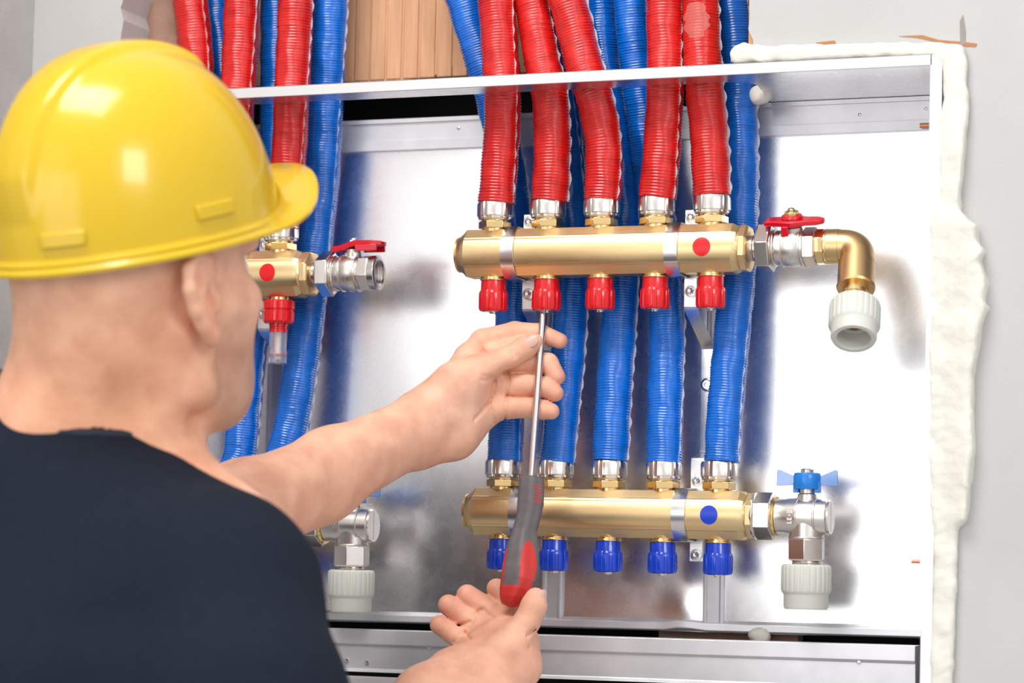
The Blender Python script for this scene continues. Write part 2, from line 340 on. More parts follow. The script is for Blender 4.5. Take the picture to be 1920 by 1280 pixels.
# ------------------------------------------------------------------ manifolds
def arc_y(z): return -(.0176+.0034*(1-(z/.0132)**2))
def msec(s=1.0, off=0.0, k=17):
    """cross-section of the bar: flats top and bottom, bevel facets, rounded front and back; list of (y,z)"""
    H = .0210+off; pts = []
    def half(sg):
        q = [(-.0100, H), (-.0166-off, .0138), (-.0176-off, .0132)]
        for i in range(1, k): z = .0132*(1-2*i/k); q.append((arc_y(z)-off, z))
        q += [(-.0176-off, -.0132), (-.0166-off, -.0138), (-.0100, -H)]
        return q
    a = half(1); bck = [(-y, z) for y, z in reversed(a)]
    return [(y*s, z*s) for y, z in a+bck]
def manifold(name, capmat, dotmat, flow=False, k0=0):
    root = empty(name); x0 = .05*k0
    b = MB(); R = lambda x, s: [(x, y, z) for y, z in msec(s)]
    def circ(x, r, s=1.0):
        o_ = []
        for y, z in msec(1.0):
            l = math.hypot(y, z); q = min(1, r/l); o_.append((x, y*q, z*q))
        return o_
    b.loft([circ(x0-.0318, .0150), circ(x0-.0285, .0178), circ(x0-.0255, .0200), R(x0-.0225, 1), R(.2215, 1), circ(.2260, .0205), circ(.2300, .0175)])
    b.build('bar', M['brass'], root, angle=12, bevel=.0003)
    b = MB(); b.lathe([(.0125, x0-.0330), (.0158, x0-.0330), (.0158, x0-.0312)], frame((1, 0, 0))); b.lathe([(.006, x0-.0340), (.0115, x0-.0340), (.0125, x0-.0325)], frame((1, 0, 0)))
    b.build('end_plug', M['brass_cast'], root)
    b = MB(); b.ngon([(.0185, .2265), (.0212, .2280), (.0212, .2330), (.0190, .2350)], 8, frame((1, 0, 0)), rot=math.pi/8); b.build('end_nut', M['brass'], root, bevel=.0004)
    b = MB(); yy = lambda z: arc_y(z)-.0003; vs = [(.197, yy(0), 0)]; fs = []; N = 40
    for r in (.3, .6, .85, 1):
        for j in range(N):
            t = 2*math.pi*j/N; z = .0083*r*math.sin(t); vs.append((.197+.0078*r*math.cos(t), yy(z), z))
    for j in range(N): fs.append((0, 1+(j+1) % N, 1+j))
    for q in range(3):
        for j in range(N): a0 = 1+q*N; fs.append((a0+j, a0+(j+1) % N, a0+N+(j+1) % N, a0+N+j))
    b.add(vs, fs); b.build('colour_dot', dotmat, root)
    # one set of connection pieces at tap 0, copied along the bar
    def conn():
        c = MB(); c.lathe([(.0115, .0195), (.0115, .0235), (.0122, .0240)]); c.ngon([(.0135, .0222), (.0146, .0228), (.0146, .0285), (.0135, .0292)], 6, rot=.35)
        c.lathe([(.0118, .0285), (.0118, .0335)])
        o = c.build('brass_connector', M['brass_br'], root, bevel=.0003)
        c = MB(); prof = [(.0112, .0298), (.0138, .0300), (.0150, .0312), (.0152, .0330), (.0160, .0338), (.0161, .0440), (.0152, .0462), (.0120, .0462)]
        def rf(t, i):
            if 3 <= i <= 5:
                q = (t*6/(2*math.pi)+.2) % 1
                if .40 < q < .60: return .935
                if .36 < q < .64: return 1.012
            return 1
        c.lathe(prof, n=144, rf=rf); n_ = c.build('clamp_collar', M['nickel'], o, angle=28)
        return o
    def cap():
        c = MB(); c.lathe([(.0113, -.0205), (.0113, -.0222), (.0121, -.0226), (.0121, -.0238), (.0108, -.0242)]); r_ = c.build('valve_seat', M['brass_br'], root, bevel=.0002)
        c = MB(); prof = [(.0095, -.0240), (.0110, -.0240), (.0112, -.0250), (.0114, -.0325), (.0126, -.0342), (.0130, -.0365), (.0130, -.0480), (.0122, -.0505), (.0108, -.0512), (.009, -.0505)]
        def rf(t, i):
            if 4 <= i <= 7:
                q = (t*12/(2*math.pi)) % 1
                return 1.0 if .22 < q < .78 else .965
            return 1
        c.lathe(prof, n=144, rf=rf); r = c.build('valve_cap', capmat, root, angle=28)
        c = MB(); c.lathe([(.0085, -.0495), (.0085, -.0515), (.0035, -.0518), (.0030, -.0532), (.0008, -.0534)], n=24); c.build('cap_pin', M['nickel'], r)
        return [r_, r]
    def meter():
        c = MB(); c.lathe([(.0090, -.0205), (.0090, -.0245)]); r_ = c.build('valve_seat', M['brass_br'], root)
        c = MB(); prof = [(.010, -.0235), (.0138, -.0238), (.0146, -.0250), (.0146, -.0318), (.0135, -.0325), (.0135, -.0335), (.0146, -.0342), (.0143, -.0430), (.0125, -.0452), (.0085, -.0452)]
        def rf(t, i):
            q = (t*8/(2*math.pi)) % 1; return 1.0 if .1 < q < .9 or not 2 <= i <= 7 else .93
        c.lathe(prof, n=128, rf=rf); r = c.build('flow_meter_ring', capmat, root, angle=28)
        c = MB(); c.lathe([(.0085, -.045), (.0085, -.0480), (.0078, -.0485), (.0078, -.0505), (.0085, -.051), (.0085, -.0530), (.007, -.0532)]); c.build('red_neck', capmat, r)
        c = MB(); c.lathe([(.0080, -.0525), (.0080, -.0700), (.0086, -.0705), (.0083, -.0815), (.0060, -.0825)], n=32); c.build('sight_tube', M['clear'], r)
        c = MB(); c.lathe([(.0022, -.0525), (.0022, -.078)], n=16); c.build('scale_rod', M['white_pl'], r)
        c = MB()
        for z in (-.0560, -.0585, -.061, -.0635, -.066, -.0685, -.071): c.box((-.0012, -.0083, z), (.0012, -.0080, z+.0005))
        c.lathe([(.0081, -.0742), (.0082, -.0742), (.0082, -.0734), (.0081, -.0734)], n=32); c.build('scale_mark', M['red_pl'], r)
        return [r_, r]
    first = [conn()] + (meter() if flow else cap())
    for o in first: o.location.x = x0
    for k in range(k0+1, 5):
        for o in first:
            c = copy_tree(o, root); c.location.x = .05*k
    return root
UZ, UY = 1.30, -.085
LZ, LY = 1.0718, -.055
mu = manifold('brass_manifold', M['red_pl'], M['red_dot']); mu.location = (0, UY, UZ)
tag(mu, 'brass manifold bar with red dot and five red valve caps', 'manifold', )
ml = manifold('brass_manifold', M['blue_pl'], M['blue_dot']); ml.location = (.0015, LY, LZ)
tag(ml, 'brass manifold bar with blue dot and blue valve caps, crossed by the screwdriver handle', 'manifold')
LXU = PW(525, 515, UY)[0]-.2; LZU = PW(525, 515, UY)[2]
mul = manifold('brass_manifold', M['red_pl'], M['red_dot'], True, 2); mul.location = (LXU, UY, LZU)
tag(mul, 'brass manifold end with red dot and clear flow meter beside the man\'s face', 'manifold')
VLX = PW(697, 985, LY)[0]; LXL = VLX-.2970; LZL = PW(680, 985, LY)[2]
mll = manifold('brass_manifold', M['blue_pl'], M['blue_dot'], False, 2); mll.location = (LXL, LY, LZL)
tag(mll, 'brass manifold mostly hidden behind the man\'s bare forearm, lower left', 'manifold')

# ------------------------------------------------------------------ valves
AX = frame((1, 0, 0))
def hexlathe(b, r, x0, x1, mx=AX, sides=6, rot=0, ch=.0012): b.ngon([(r*.92, x0), (r, x0+ch), (r, x1-ch), (r*.92, x1)], sides, mx, rot)
def ball_valve(rot, lever_long):
    """axis X, origin at tap five + 0.030; stem up"""
    root = empty('ball_valve', rot=(rot, 0, 0)); b = MB()
    b.lathe([(.0110, .0), (.0110, .002), (.0118, .0026), (.0110, .0032), (.0118, .0038), (.0110, .0044), (.0118, .005), (.0108, .0056), (.0108, .012)], AX)
    b.build('threaded_nipple', M['nickel'], root)
    b = MB(); hexlathe(b, .0212, .0085, .0215, rot=.5); b.lathe([(.0150, .0205), (.0165, .0235), (.0150, .0250)], AX); b.build('union_nut', M['nickel'], root, bevel=.0004)
    b = MB(); b.lathe([(.0135, .020), (.0150, .0255), (.0150, .0300), (.0155, .0305), (.0163, .0345), (.0166, .0385), (.0163, .0430), (.0155, .0460), (.0150, .0465), (.0150, .0490)], AX)
    for x in (.0305, .0385, .0462): b.lathe([(.0150, x-.0006), (.0170, x-.0003), (.0170, x+.0003), (.0150, x+.0006)], AX)
    b.lathe([(.0080, .013), (.0080, .0185), (.0065, .0190), (.0065, .0215)], Matrix.Translation((.040, 0, 0)), n=32)
    b.build('valve_body', M['nickel_cast'], root, angle=30)
    b = MB(); hexlathe(b, .0172, .0483, .0598, rot=.2)
    if lever_long:
        b.lathe([(.0130, .0590), (.0155, .0590), (.0158, .0655), (.0140, .0662), (.0115, .0662), (.0112, .0635), (.0112, .0570)], AX, cap=False)
    b.build('valve_end', M['nickel'], root, bevel=.0004)
    if lever_long:
        b = MB(); b.lathe([(.0113, .0660)]+[(.0113 if i % 2 else .0101, .0650-.0012*i) for i in range(6)]+[(.0105, .0560), (.001, .0560)], AX, cap=False); b.build('bore_thread', M['steel'], root, fix=False)
    # handle
    hx = .040
    if lever_long:
        o_ = [(-.020, -.0055), (-.012, -.0070), (.004, -.0080), (.014, -.0105), (.024, -.0105), (.030, -.0060), (.0315, 0)]
        pts = o_+[(x, -y) for x, y in reversed(o_[:-1])]
        def lift(x): return .0215+.0045*max(0, min(1, (x+.012)/.016))
    else:
        o_ = [(-.0235, -.0065), (-.0120, -.0075), (-.004, -.0100), (.006, -.0100), (.014, -.0066), (.024, -.0060), (.0275, -.003), (.028, 0)]
        pts = o_+[(x, -y) for x, y in reversed(o_[:-1])]
        lift = lambda x: .0225
    b = MB(); n = len(pts); rings = []
    for s_, h in ((.86, .0), (1, .0008), (1, .0042), (.90, .0052)):
        rings.append([(x*(1 if abs(x) > .1 else s_)+.0, y*s_, h+lift(x)-.002) for x, y in pts])
    b.loft(rings, Matrix.Translation((hx, 0, 0)))
    if not lever_long:
        b.box((hx-.008, -.0105, .0125), (hx-.002, -.0075, .0215))
        b.lathe([(.0088, .0195), (.0092, .0280), (.0080, .0290)], Matrix.Translation((hx, 0, 0)))
    else:
        b.box((hx+.006, -.0109, .0195), (hx+.027, -.0090, .0255)); b.box((hx+.006, .0090, .0195), (hx+.027, .0109, .0255))
    h = b.build('lever_handle', M['red_en'], root, bevel=.0007)
    b = MB(); zt = .0282 if not lever_long else .0255
    hexlathe(b, .0062, zt-.001, zt+.0042, Matrix.Translation((hx, 0, 0)), rot=.3); b.lathe([(.0030, zt), (.0030, zt+.0060), (.0024, zt+.0066)], Matrix.Translation((hx, 0, 0)), n=20)
    b.build('handle_nut', M['brass_br'] if not lever_long else M['nickel'], h, bevel=.0003)
    return root
v = ball_valve(math.radians(24), False); v.location = (.2335, UY, UZ)
tag(v, 'nickel ball valve with red butterfly handle at the right end of the red-capped manifold', 'valve')
v2 = ball_valve(math.radians(2), True); v2.location = (LXU+.2335, UY, LZU)
tag(v2, 'nickel ball valve with open threaded end and red lever, right of the man\'s face', 'valve')

def coupling(ribbed=(0, .024), total=.038):
    root = empty('plastic_coupling'); b = MB(); l1, L = ribbed[1], total
    prof = [(.0125, 0), (.0195, .0), (.0208, .0015), (.0212, .004), (.0212, l1-.002), (.0203, l1), (.0196, l1+.0008), (.0190, l1+.002), (.0190, L-.002), (.0180, L), (.0145, L), (.0138, L-.001), (.0132, L-.016), (.0100, L-.016), (.0100, L-.030)]
    def rf(t, i):
        if i in (2, 3, 4): return 1+.011*(1 if (t*26/(2*math.pi)) % 1 < .55 else -1)
        return 1
    b.lathe(prof, n=208, rf=rf); b.build('shell', M['ppr'], root, angle=30)
    b = MB(); b.lathe([(.0101, L-.0305), (.0101, L-.0165), (.0086, L-.0165), (.0086, L-.0295), (.0005, L-.0295)], n=40, cap=False); b.build('brass_insert', M['brown'] if False else M['brass_cast'], root, fix=False)
    return root
# angle valve
def angle_valve():
    root = empty('angle_valve'); b = MB()
    b.lathe([(.0125, -.003), (.0125, .003), (.0135, .0035), (.0135, .008)], AX); b.build('threaded_nipple', M['brass_br'], root)
    b = MB(); hexlathe(b, .0205, .0035, .0195, rot=.5); b.lathe([(.0195, .0015), (.0205, .0040), (.0195, .005)], AX); b.build('union_nut', M['nickel'], root, bevel=.0004)
    b = MB(); b.lathe([(.0170, .0190), (.0178, .0205), (.0168, .0220)], AX); b.build('brass_ring', M['brass_br'], root)
    b = MB(); b.lathe([(.0130, .0205), (.0150, .0225), (.0150, .0300), (.0158, .0320), (.0162, .0400), (.0164, .0405), (.0164, .0412), (.0158, .0416), (.0160, .0480), (.0158, .0555), (.0163, .0560), (.0163, .0570), (.0155, .0575), (.0155, .0665), (.0148, .0672)], AX)
    b.lathe([(.0150, .004), (.0150, -.0170), (.0158, -.0180), (.0150, -.0190)], Matrix.Translation((.048, 0, 0)))
    b.lathe([(.0085, .012), (.0080, .0190), (.0066, .0200), (.0066, .026)], Matrix.Translation((.048, 0, 0)), n=32)
    b.build('valve_body', M['nickel_cast'], root, angle=30)
    b = MB(); b.lathe([(.0146, .0670), (.0150, .0680), (.0146, .0690), (.0002, .0690)], AX, n=48); b.build('end_plug', M['nickel'], root)
    b = MB(); b.box((.0689, -.0005, -.0125), (.0694, .0005, .0125)); b.build('plug_slot', M['steel'], root)
    b = MB(); hexlathe(b, .0165, -.0375, -.0180, Matrix.Translation((.048, 0, 0)), rot=.62); b.build('outlet_hex', M['nickel'], root, bevel=.0004)
    b = MB(); b.lathe([(.0128, -.0370)]+[(.0128 if i % 2 else .0118, -.0372-.0008*i) for i in range(8)]+[(.0115, -.046)], Matrix.Translation((.048, 0, 0))); b.build('outlet_thread', M['nickel'], root)
    T = Matrix.Translation((.048, 0, 0)); b = MB()
    b.lathe([(.0108, .0235), (.0114, .0245), (.0118, .0350), (.0108, .0375), (.004, .0378)], T)
    b.box((.048-.0115, -.004, .0205), (.048-.0065, .004, .0300)); b.box((.048+.0065, -.004, .0205), (.048+.0115, .004, .0300))
    h = b.build('butterfly_handle', M['blue_hub'], root, bevel=.0006)
    for s in (-1, 1):
        b = MB(); q = [(.0112, .0268), (.0262, .0262), (.0268, .0270), (.0264, .0390), (.0255, .0402), (.0238, .0400), (.0112, .0345)]
        if s < 0: q = [(-x, z) for x, z in reversed(q)]
        b.prism(q, -.0013, .0013, T); b.build('wing', M['blue_wing'], h, bevel=.0006)
    b = MB(); b.lathe([(.0055, .037), (.0056, .0402), (.0048, .0410)], T, n=24); b.build('stem_nut', M['nickel'], h)
    # raised casting marks on the front of the body
    b = MB(); ch = {'E': [(0, 0, .0006, .004), (0, 0, .0022, .0006), (0, .0017, .0018, .0023), (0, .0034, .0022, .004)], '3': [(.0016, 0, .0022, .004), (0, 0, .0022, .0006), (.0004, .0017, .0022, .0023), (0, .0034, .0022, .004)],
        '7': [(0, .0034, .0022, .004), (.0014, 0, .002, .0034)], '-': [(.0004, .0017, .0018, .0023)]}
    zz = .0050
    for c in 'E-37':
        for x0, z0, x1, z1 in ch[c]:
            b.box((.0345+z0, -.0166, zz-x1*1.0), (.0345+z1, -.0157, zz-x0))
        zz -= .0030
    b.build('casting_mark', M['nickel_cast'], root)
    return root
av = angle_valve(); av.location = (.0015+.2300, LY, LZ)
tag(av, 'nickel angle valve with blue butterfly handle at the right end of the lower manifold', 'valve')
av2 = copy_tree(av); av2.location = (LXL+.2300, LY, LZL)
tag(av2, 'nickel angle valve in shade, emerging from under the man\'s forearm', 'valve')
cp = coupling(); cp.location = (.0015+.278, LY, LZ-.0405); cp.rotation_euler = (math.pi, 0, 0)
tag(cp, 'grey-white ribbed plastic coupling hanging below the valve with the blue handle', 'coupling')
cp2 = copy_tree(cp); cp2.location = (LXL+.278, LY, LZL-.0405)
tag(cp2, 'grey-white ribbed plastic coupling at lower left, beside the dark sleeve', 'coupling')
# elbow
D = Vector((.09, -.54, -.84)).normalized()
el = empty('brass_elbow', (.2335+.0594, UY, UZ)); tag(el, 'cast brass elbow turning down from the red-handled valve', 'pipe elbow')
b = MB(); b.ngon([(.0150, 0), (.0158, .001), (.0158, .0065), (.0150, .0078)], 8, AX, rot=.39); b.lathe([(.0148, .0070), (.0154, .0080), (.0154, .0095), (.0145, .0105)], AX); b.build('hex_collar', M['brass_br'], el, bevel=.0003)
b = MB(); c0 = Vector((.0350, 0, 0)); R0 = .0130
path = [Vector((.009, 0, 0)), Vector((.0200, 0, 0)), Vector((.0201, 0, 0))]; rr = [.0150, .0150, .0143]
A = c0-Vector((R0, 0, 0)); B = c0+D*R0
for i in range(0, 13):
    t = i/12; path.append(A*(1-t)**2+c0*2*t*(1-t)+B*t*t); rr.append(.0143)
path += [c0+D*.0190, c0+D*.0192, c0+D*.0450, c0+D*.0452, c0+D*.0472]; rr += [.0142, .0156, .0156, .0163, .0155]
b.tube(path, rr, 40); b.build('elbow_body', M['brass_cast'], el, angle=32)
b = MB(); FD = frame(D, c0, (1, 0, 0)); b.lathe([(.0110, .046), (.0110, .054), (.0116, .0545), (.0116, .0555), (.0106, .056), (.0106, .066)], FD); b.build('nipple', M['brass_br'], el)
# embossed diamond on the bend
b = MB(); n0 = Vector((.1, -1, -.1)).normalized(); mxm = frame(n0, c0+Vector((-.0035, 0, -.003))+n0*.0144, (1, 0, 0))
for s, t in ((.0052, .0), (.0026, .0)):
    q = [(-s*1.15, 0, 0), (0, -s, 0), (s*1.15, 0, 0), (0, s, 0), (-s*1.15, 0, 0)]
    for i in range(4): b.tube([q[i], q[i+1]], .00032, 6, mxm)
b.build('diamond_mark', M['brass_cast'], el)
cp3 = coupling(total=.036); cp3.location = Vector((.2335+.0594, UY, UZ))+c0+D*.0635
cp3.rotation_euler = D.to_track_quat('Z', 'Y').to_euler()
tag(cp3, 'grey-white plastic coupling on the brass elbow, its open bore facing the viewer', 'coupling')

# ------------------------------------------------------------------ brackets
def bracket(x, ux, uz, lz, lx=0.0):
    """x: band position; strap profile in (Y,Z); widths along X"""
    root = empty('mounting_bracket', (x, 0, lz)); w = .0062; dx = .0085
    prof = [(-.0700, uz+.0370), (-.0700, uz-.0480), (-.0665, uz-.0515), (-.0160, uz-.0770), (-.0125, uz-.0800), (-.0125, lz+.060), (-.0140, lz+.056), (-.0400, lz+.050), (-.0410, lz+.047), (-.0410, lz-.040)]
    b = MB(); rings = []
    for y, z in prof: rings.append([(dx-w, y, z-lz), (dx+w, y, z-lz), (dx+w, y+.0018, z-lz-.0004), (dx-w, y+.0018, z-lz-.0004)])
    b.loft(rings); b.build('strap', M['zinc'], root, bevel=.0004)
    # slot shown as dark recess plate
    b = MB(); zs = uz-.103-lz
    q = [(dx+.0022*math.cos(t), zs+(.006 if math.sin(t) > 0 else -.006)+.0022*math.sin(t)) for t in [2*math.pi*i/20+.01 for i in range(20)]]
    b.prism(q, -.0128, -.0124); b.build('slot', M['steel'], root)
    def band(axis_y, z0, kx):
        b = MB(); rings = []
        s = [(y, z) for y, z in msec(1.0, .0006)]; s2 = [(y, z) for y, z in msec(1.0, .0020)]
        n = len(s)//2; bh = []
        f1 = [(axis_y+y, z0+z-lz) for y, z in s[:n]]; f2 = [(axis_y+y, z0+z-lz) for y, z in s2[:n]]
        f1 = [(axis_y+.012, z0+.0222-lz)]+f1+[(axis_y+.012, z0-.0222-lz)]; f2 = [(axis_y+.012, z0+.0236-lz)]+f2+[(axis_y+.012, z0-.0236-lz)]
        for (a1, c1_), (a2, c2_) in zip(f1, f2): rings.append([(-.0060+kx, a1, c1_), (.0060+kx, a1, c1_), (.0060+kx, a2, c2_), (-.0060+kx, a2, c2_)])
        b.loft(rings); h = b.build('clamp_band', M['zinc'], root, angle=50)
        for zz in (z0+.030, z0-.0345):
            yb = axis_y+.0148
            # rounded ear tab with bolt
            b = MB(); sg = 1 if zz > z0 else -1
            q = [(dx-.0058, zz-lz-sg*.012), (dx+.0058, zz-lz-sg*.012)]+[(dx+.0058*math.cos(t), zz-lz+sg*.0058*math.sin(t)) for t in [math.pi*i/10 for i in range(11)]]
            b.prism(q, yb-.0016, yb); b.build('ear', M['zinc'], root, bevel=.0003)
            b = MB(); mx = frame((0, -1, 0), (dx, yb-.0015, zz-lz), (1, 0, 0))
            b.lathe([(.0050, 0), (.0050, .0008), (.0036, .0012)], mx, n=32); hexlathe(b, .0036, .001, .0030, mx, rot=.3, ch=.0005)
            b.lathe([(.0028, .0025), (.0028, .0042), (.0021, .0048), (.0014, .0040), (.0002, .0038)], mx, n=24); b.build('bolt', M['zinc'], root, angle=30)
    band(UY, uz, 0); band(LY, lz, lx)
    for zz in (uz-.112, uz-.178):
        b = MB(); mx = frame((0, -1, 0), (dx, -.0125, zz-lz), (1, 0, 0))
        b.lathe([(.0062, 0), (.0062, .0009), (.0048, .0013), (.0046, .003), (.0038, .0038), (.0022, .0038), (.0020, .0022), (.0002, .0022)], mx, n=32); b.build('bolt', M['zinc'], root, angle=30)
    return root
br = bracket(.1695, 0, UZ, LZ, .0015); tag(br, 'zinc steel mounting bracket with clamp bands, next to the red and blue dots', 'bracket')
br = bracket(.0195, 0, UZ, LZ, .0015); tag(br, 'zinc steel mounting bracket whose bolts flank the cap the screwdriver tip touches', 'bracket')
br = bracket(LXU+.1690, 0, LZU, LZL, LXL-LXU); tag(br, 'zinc steel mounting bracket behind the flow meter beside the man\'s face', 'bracket')

# ------------------------------------------------------------------ hoses
def hose(pts, R, m, label, grp, seed, seam=True, fan=0):
    """pts: (px,py,Y)"""
    Q0 = [PW(*q) for q in pts]; 
    P = catmull([Q0[0]+np.array([0, 0, .20]), Q0[0]+np.array([0, 0, .10])]+Q0, 14); P = np.array(P)
    s = np.concatenate([[0], np.cumsum(np.linalg.norm(np.diff(P, axis=0), axis=1))])
    pitch = .0027 if m is M['red_film'] else .0024; step = pitch/4; n = int(s[-1]/step); r_ = random.Random(seed)
    S = np.linspace(0, s[-1], n); C = np.stack([np.interp(S, s, P[:, i]) for i in range(3)], 1)
    C = np.stack([np.convolve(np.pad(C[:, i], 15, mode='reflect', reflect_type='odd'), np.ones(31)/31, 'valid') for i in range(3)], 1)
    T = np.gradient(C, axis=0); T /= np.linalg.norm(T, axis=1)[:, None]
    N = 40; th = np.arange(N)*2*math.pi/N
    a = np.array([1.0, 0, 0]); A_ = a-T*(T@a)[:, None]; A_ /= np.linalg.norm(A_, axis=1)[:, None]; B_ = np.cross(T, A_)
    k = S/pitch; amp = .00052 if m is M['red_film'] else .00034
    ph = [r_.uniform(0, 6.3) for _ in range(8)]
    wr = np.interp(np.arange(n), np.arange(0, n+8, 4), np.array([r_.uniform(-1, 1) for _ in range(len(np.arange(0, n+8, 4)))]))
    rad = np.zeros((n, N))
    for j in range(N):
        t = th[j]; wob = .9*math.sin(2*t+ph[0])+.5*np.sin(3*t+ph[1]+S*60)
        phase = 2*math.pi*k+.35*wob
        rad[:, j] = R+amp*np.sin(phase)*(1+.5*wr*np.sin(t*2+ph[3]+S*90))+.00022*wr+.00022*np.sin(5*t+ph[2]+S*140)+.0002*np.sin(S*210+ph[4]+2*t)
    V = C[:, None, :]+rad[:, :, None]*(A_[:, None, :]*np.cos(th)[None, :, None]+B_[:, None, :]*np.sin(th)[None, :, None])
    o0 = C[-1]; root = None
    V = (V-o0).reshape(-1, 3)
    i0 = (np.arange(n-1)[:, None]*N+np.arange(N)[None, :]); j1 = (np.arange(n-1)[:, None]*N+(np.arange(N)+1)[None, :] % N)
    Fq = np.stack([i0, j1, j1+N, i0+N], -1).reshape(-1, 4)
    me = bpy.data.meshes.new('insulated_hose'); me.from_pydata(V.tolist(), [], Fq.tolist()+[list(range(N-1, -1, -1)), [(n-1)*N+q for q in range(N)]]); me.materials.append(m); me.shade_smooth()
    o = bpy.data.objects.new('insulated_hose', me); LINK(o); o.location = o0; tag(o, label, 'hose', grp)
    if seam:
        b = MB(); rings = []
        for i in range(0, n, 3):
            t = .18+.25*math.sin(S[i]*16+ph[5]); d = A_[i]*math.cos(t)-np.array([0, 1.0, 0])*math.sin(t)*(.9)
            wv = .0013+.0008*math.sin(S[i]*400+ph[6])+.0006*wr[i]; c = C[i]-o0+d*(R-.0006)
            e1 = c+d*(wv+.0006); rings.append([tuple(c-np.array([0, .00015, 0])), tuple(e1-np.array([0, .00015, 0])), tuple(e1+np.array([0, .00015, 0])), tuple(c+np.array([0, .00015, 0]))])
        b.loft(rings); b.build('film_seam', M['seam'], o, fix=False)
    return o
RR, RB = .0164, .0158; yr = UY; yb = LY
GR, GB = 'red hoses into the right red-capped manifold', 'blue hoses into the right blue-capped manifold'
hose([(929, -60, -.082), (931, 0, -.082), (938, 110, -.084), (943, 180, yr), (941, 250, yr), (935, 330, yr), (931, 381, yr)], RR, M['red_film'], 'red corrugated hose into the leftmost connection of the red-capped manifold', GR, 1)
hose([(980, -60, -.068), (998, 0, -.070), (1020, 130, -.078), (1031, 175, -.083), (1035, 246, yr), (1034, 328, yr), (1030, 377, yr)], RR, M['red_film'], 'red corrugated hose ending at the connection right above the screwdriver tip', GR, 2)
hose([(1040, -60, -.084), (1064, 0, -.084), (1096, 125, -.084), (1114, 178, yr), (1129, 246, yr), (1133, 300, yr), (1129, 375, yr)], RR, M['red_film'], 'red corrugated hose bending most to the right, into the middle connection', GR, 3)
hose([(1246, -60, -.082), (1246, 0, -.082), (1248, 131, -.084), (1243, 246, yr), (1237, 328, yr), (1232, 372, yr)], RR, M['red_film'], 'red corrugated hose into the second connection from the red dot end', GR, 4)
hose([(1312, -60, -.082), (1314, 0, -.082), (1318, 131, -.084), (1329, 246, yr), (1333, 320, yr), (1335, 367, yr)], RR, M['red_film'], 'red corrugated hose with a scuffed film patch, nearest the right wall', GR, 5)
h5 = bpy.data.objects['insulated_hose.004']
b = MB(); rings = []
for i in range(17):
    yy_ = 12+66*i/16; c_ = PW(1315+yy_*.02, yy_, -.083); hw = math.sin(math.pi*(i+.6)/17.2)**.5; ring = []
    for j in range(13):
        t = math.radians(-92-34+hw*(10+1.5*math.sin(i*1.3))*(j-6)/6*4.2); t += math.radians(3*math.sin(i*.9)); r5 = RR+.0011+.0003*math.sin(i*2.1+j)
        ring.append((c_[0]+r5*math.cos(t+.55), c_[1]+r5*math.sin(t+.55), c_[2]))
    rings.append([tuple(Vector(q_)-h5.location) for q_ in ring])
b.loft(rings, cap=False, closed=False); b.build('film_patch', M['film_patch'], h5, fix=False)
hose([(848, -60, -.06), (868, 0, -.058), (908, 130, -.048), (935, 230, -.040), (958, 350, -.036), (963, 450, -.036), (961, 600, -.040), (953, 720, -.050), (947, 864, yb)], RB, M['blue_film'], 'blue corrugated hose slanting across bare brick, into the leftmost lower connection', GB, 6)
hose([(1018, -60, -.044), (1025, 0, -.044), (1040, 130, -.042), (1058, 250, -.038), (1070, 400, -.036), (1071, 520, -.036), (1065, 650, -.042), (1055, 760, -.050), (1046, 868, yb)], RB, M['blue_film'], 'blue corrugated hose passing just behind the fingertips on the screwdriver shaft', GB, 7)
hose([(1119, -60, -.034), (1123, 0, -.034), (1133, 131, -.034), (1151, 246, -.034), (1166, 340, -.036), (1171, 430, -.036), (1161, 600, -.040), (1152, 720, -.050), (1144, 864, yb)], RB, M['blue_film'], 'blue corrugated hose into the middle connection of the lower manifold', GB, 8)
hose([(1180, -60, -.056), (1183, 0, -.056), (1190, 80, -.052), (1205, 200, -.044), (1220, 330, -.036), (1238, 450, -.036), (1250, 600, -.040), (1248, 740, -.050), (1245, 868, yb)], RB, M['blue_film'], 'blue corrugated hose ending second from the blue dot end of the lower manifold', GB, 9)
hose([(1368, -60, -.048), (1372, 0, -.048), (1379, 90, -.045), (1386, 200, -.038), (1388, 380, -.036), (1384, 500, -.038), (1377, 580, -.042), (1368, 680, -.048), (1359, 780, -.053), (1354, 865, yb)], RB, M['blue_film'], 'blue corrugated hose beside the bare right half of the cabinet, rightmost of all', GB, 10)
GL = 'hoses of the left manifold pair'
tapx = lambda k, z=.0: LXU+.05*k
def toP(X, Y, Z):
    v_ = np.array([X, Y, Z])-CAM; z_ = v_@fwd; return 960+F*(v_@CR)/z_, 640-F*(v_@CU)/z_
e5 = toP(LXU+.2, UY, LZU+.0435); e4 = toP(LXU+.15, UY, LZU+.0435); e3 = toP(LXU+.10, UY, LZU+.0435)
hose([(355, -60, -.080), (357, 0, -.080), (368, 120, -.082), (360, 260, -.083), (*e3, UY)], RR, M['red_film'], 'red corrugated hose disappearing behind the crown of the yellow hat, leftmost red', GL, 11)
hose([(454, -60, -.082), (453, 0, -.082), (448, 140, -.084), (440, 260, yr), (*e4, UY)], RR, M['red_film'], 'red corrugated hose meeting the front slope of the yellow hat, middle of the left three', GL, 12)
hose([(556, -60, -.082), (555, 0, -.082), (548, 160, -.084), (541, 304, yr), (*e5, UY)], RR, M['red_film'], 'red corrugated hose behind the brim tip of the yellow hat', GL, 13)
f5 = toP(LXL+.2, LY, LZL+.0435); f4 = toP(LXL+.15, LY, LZL+.0435); f3 = toP(LXL+.10, LY, LZL+.0435)
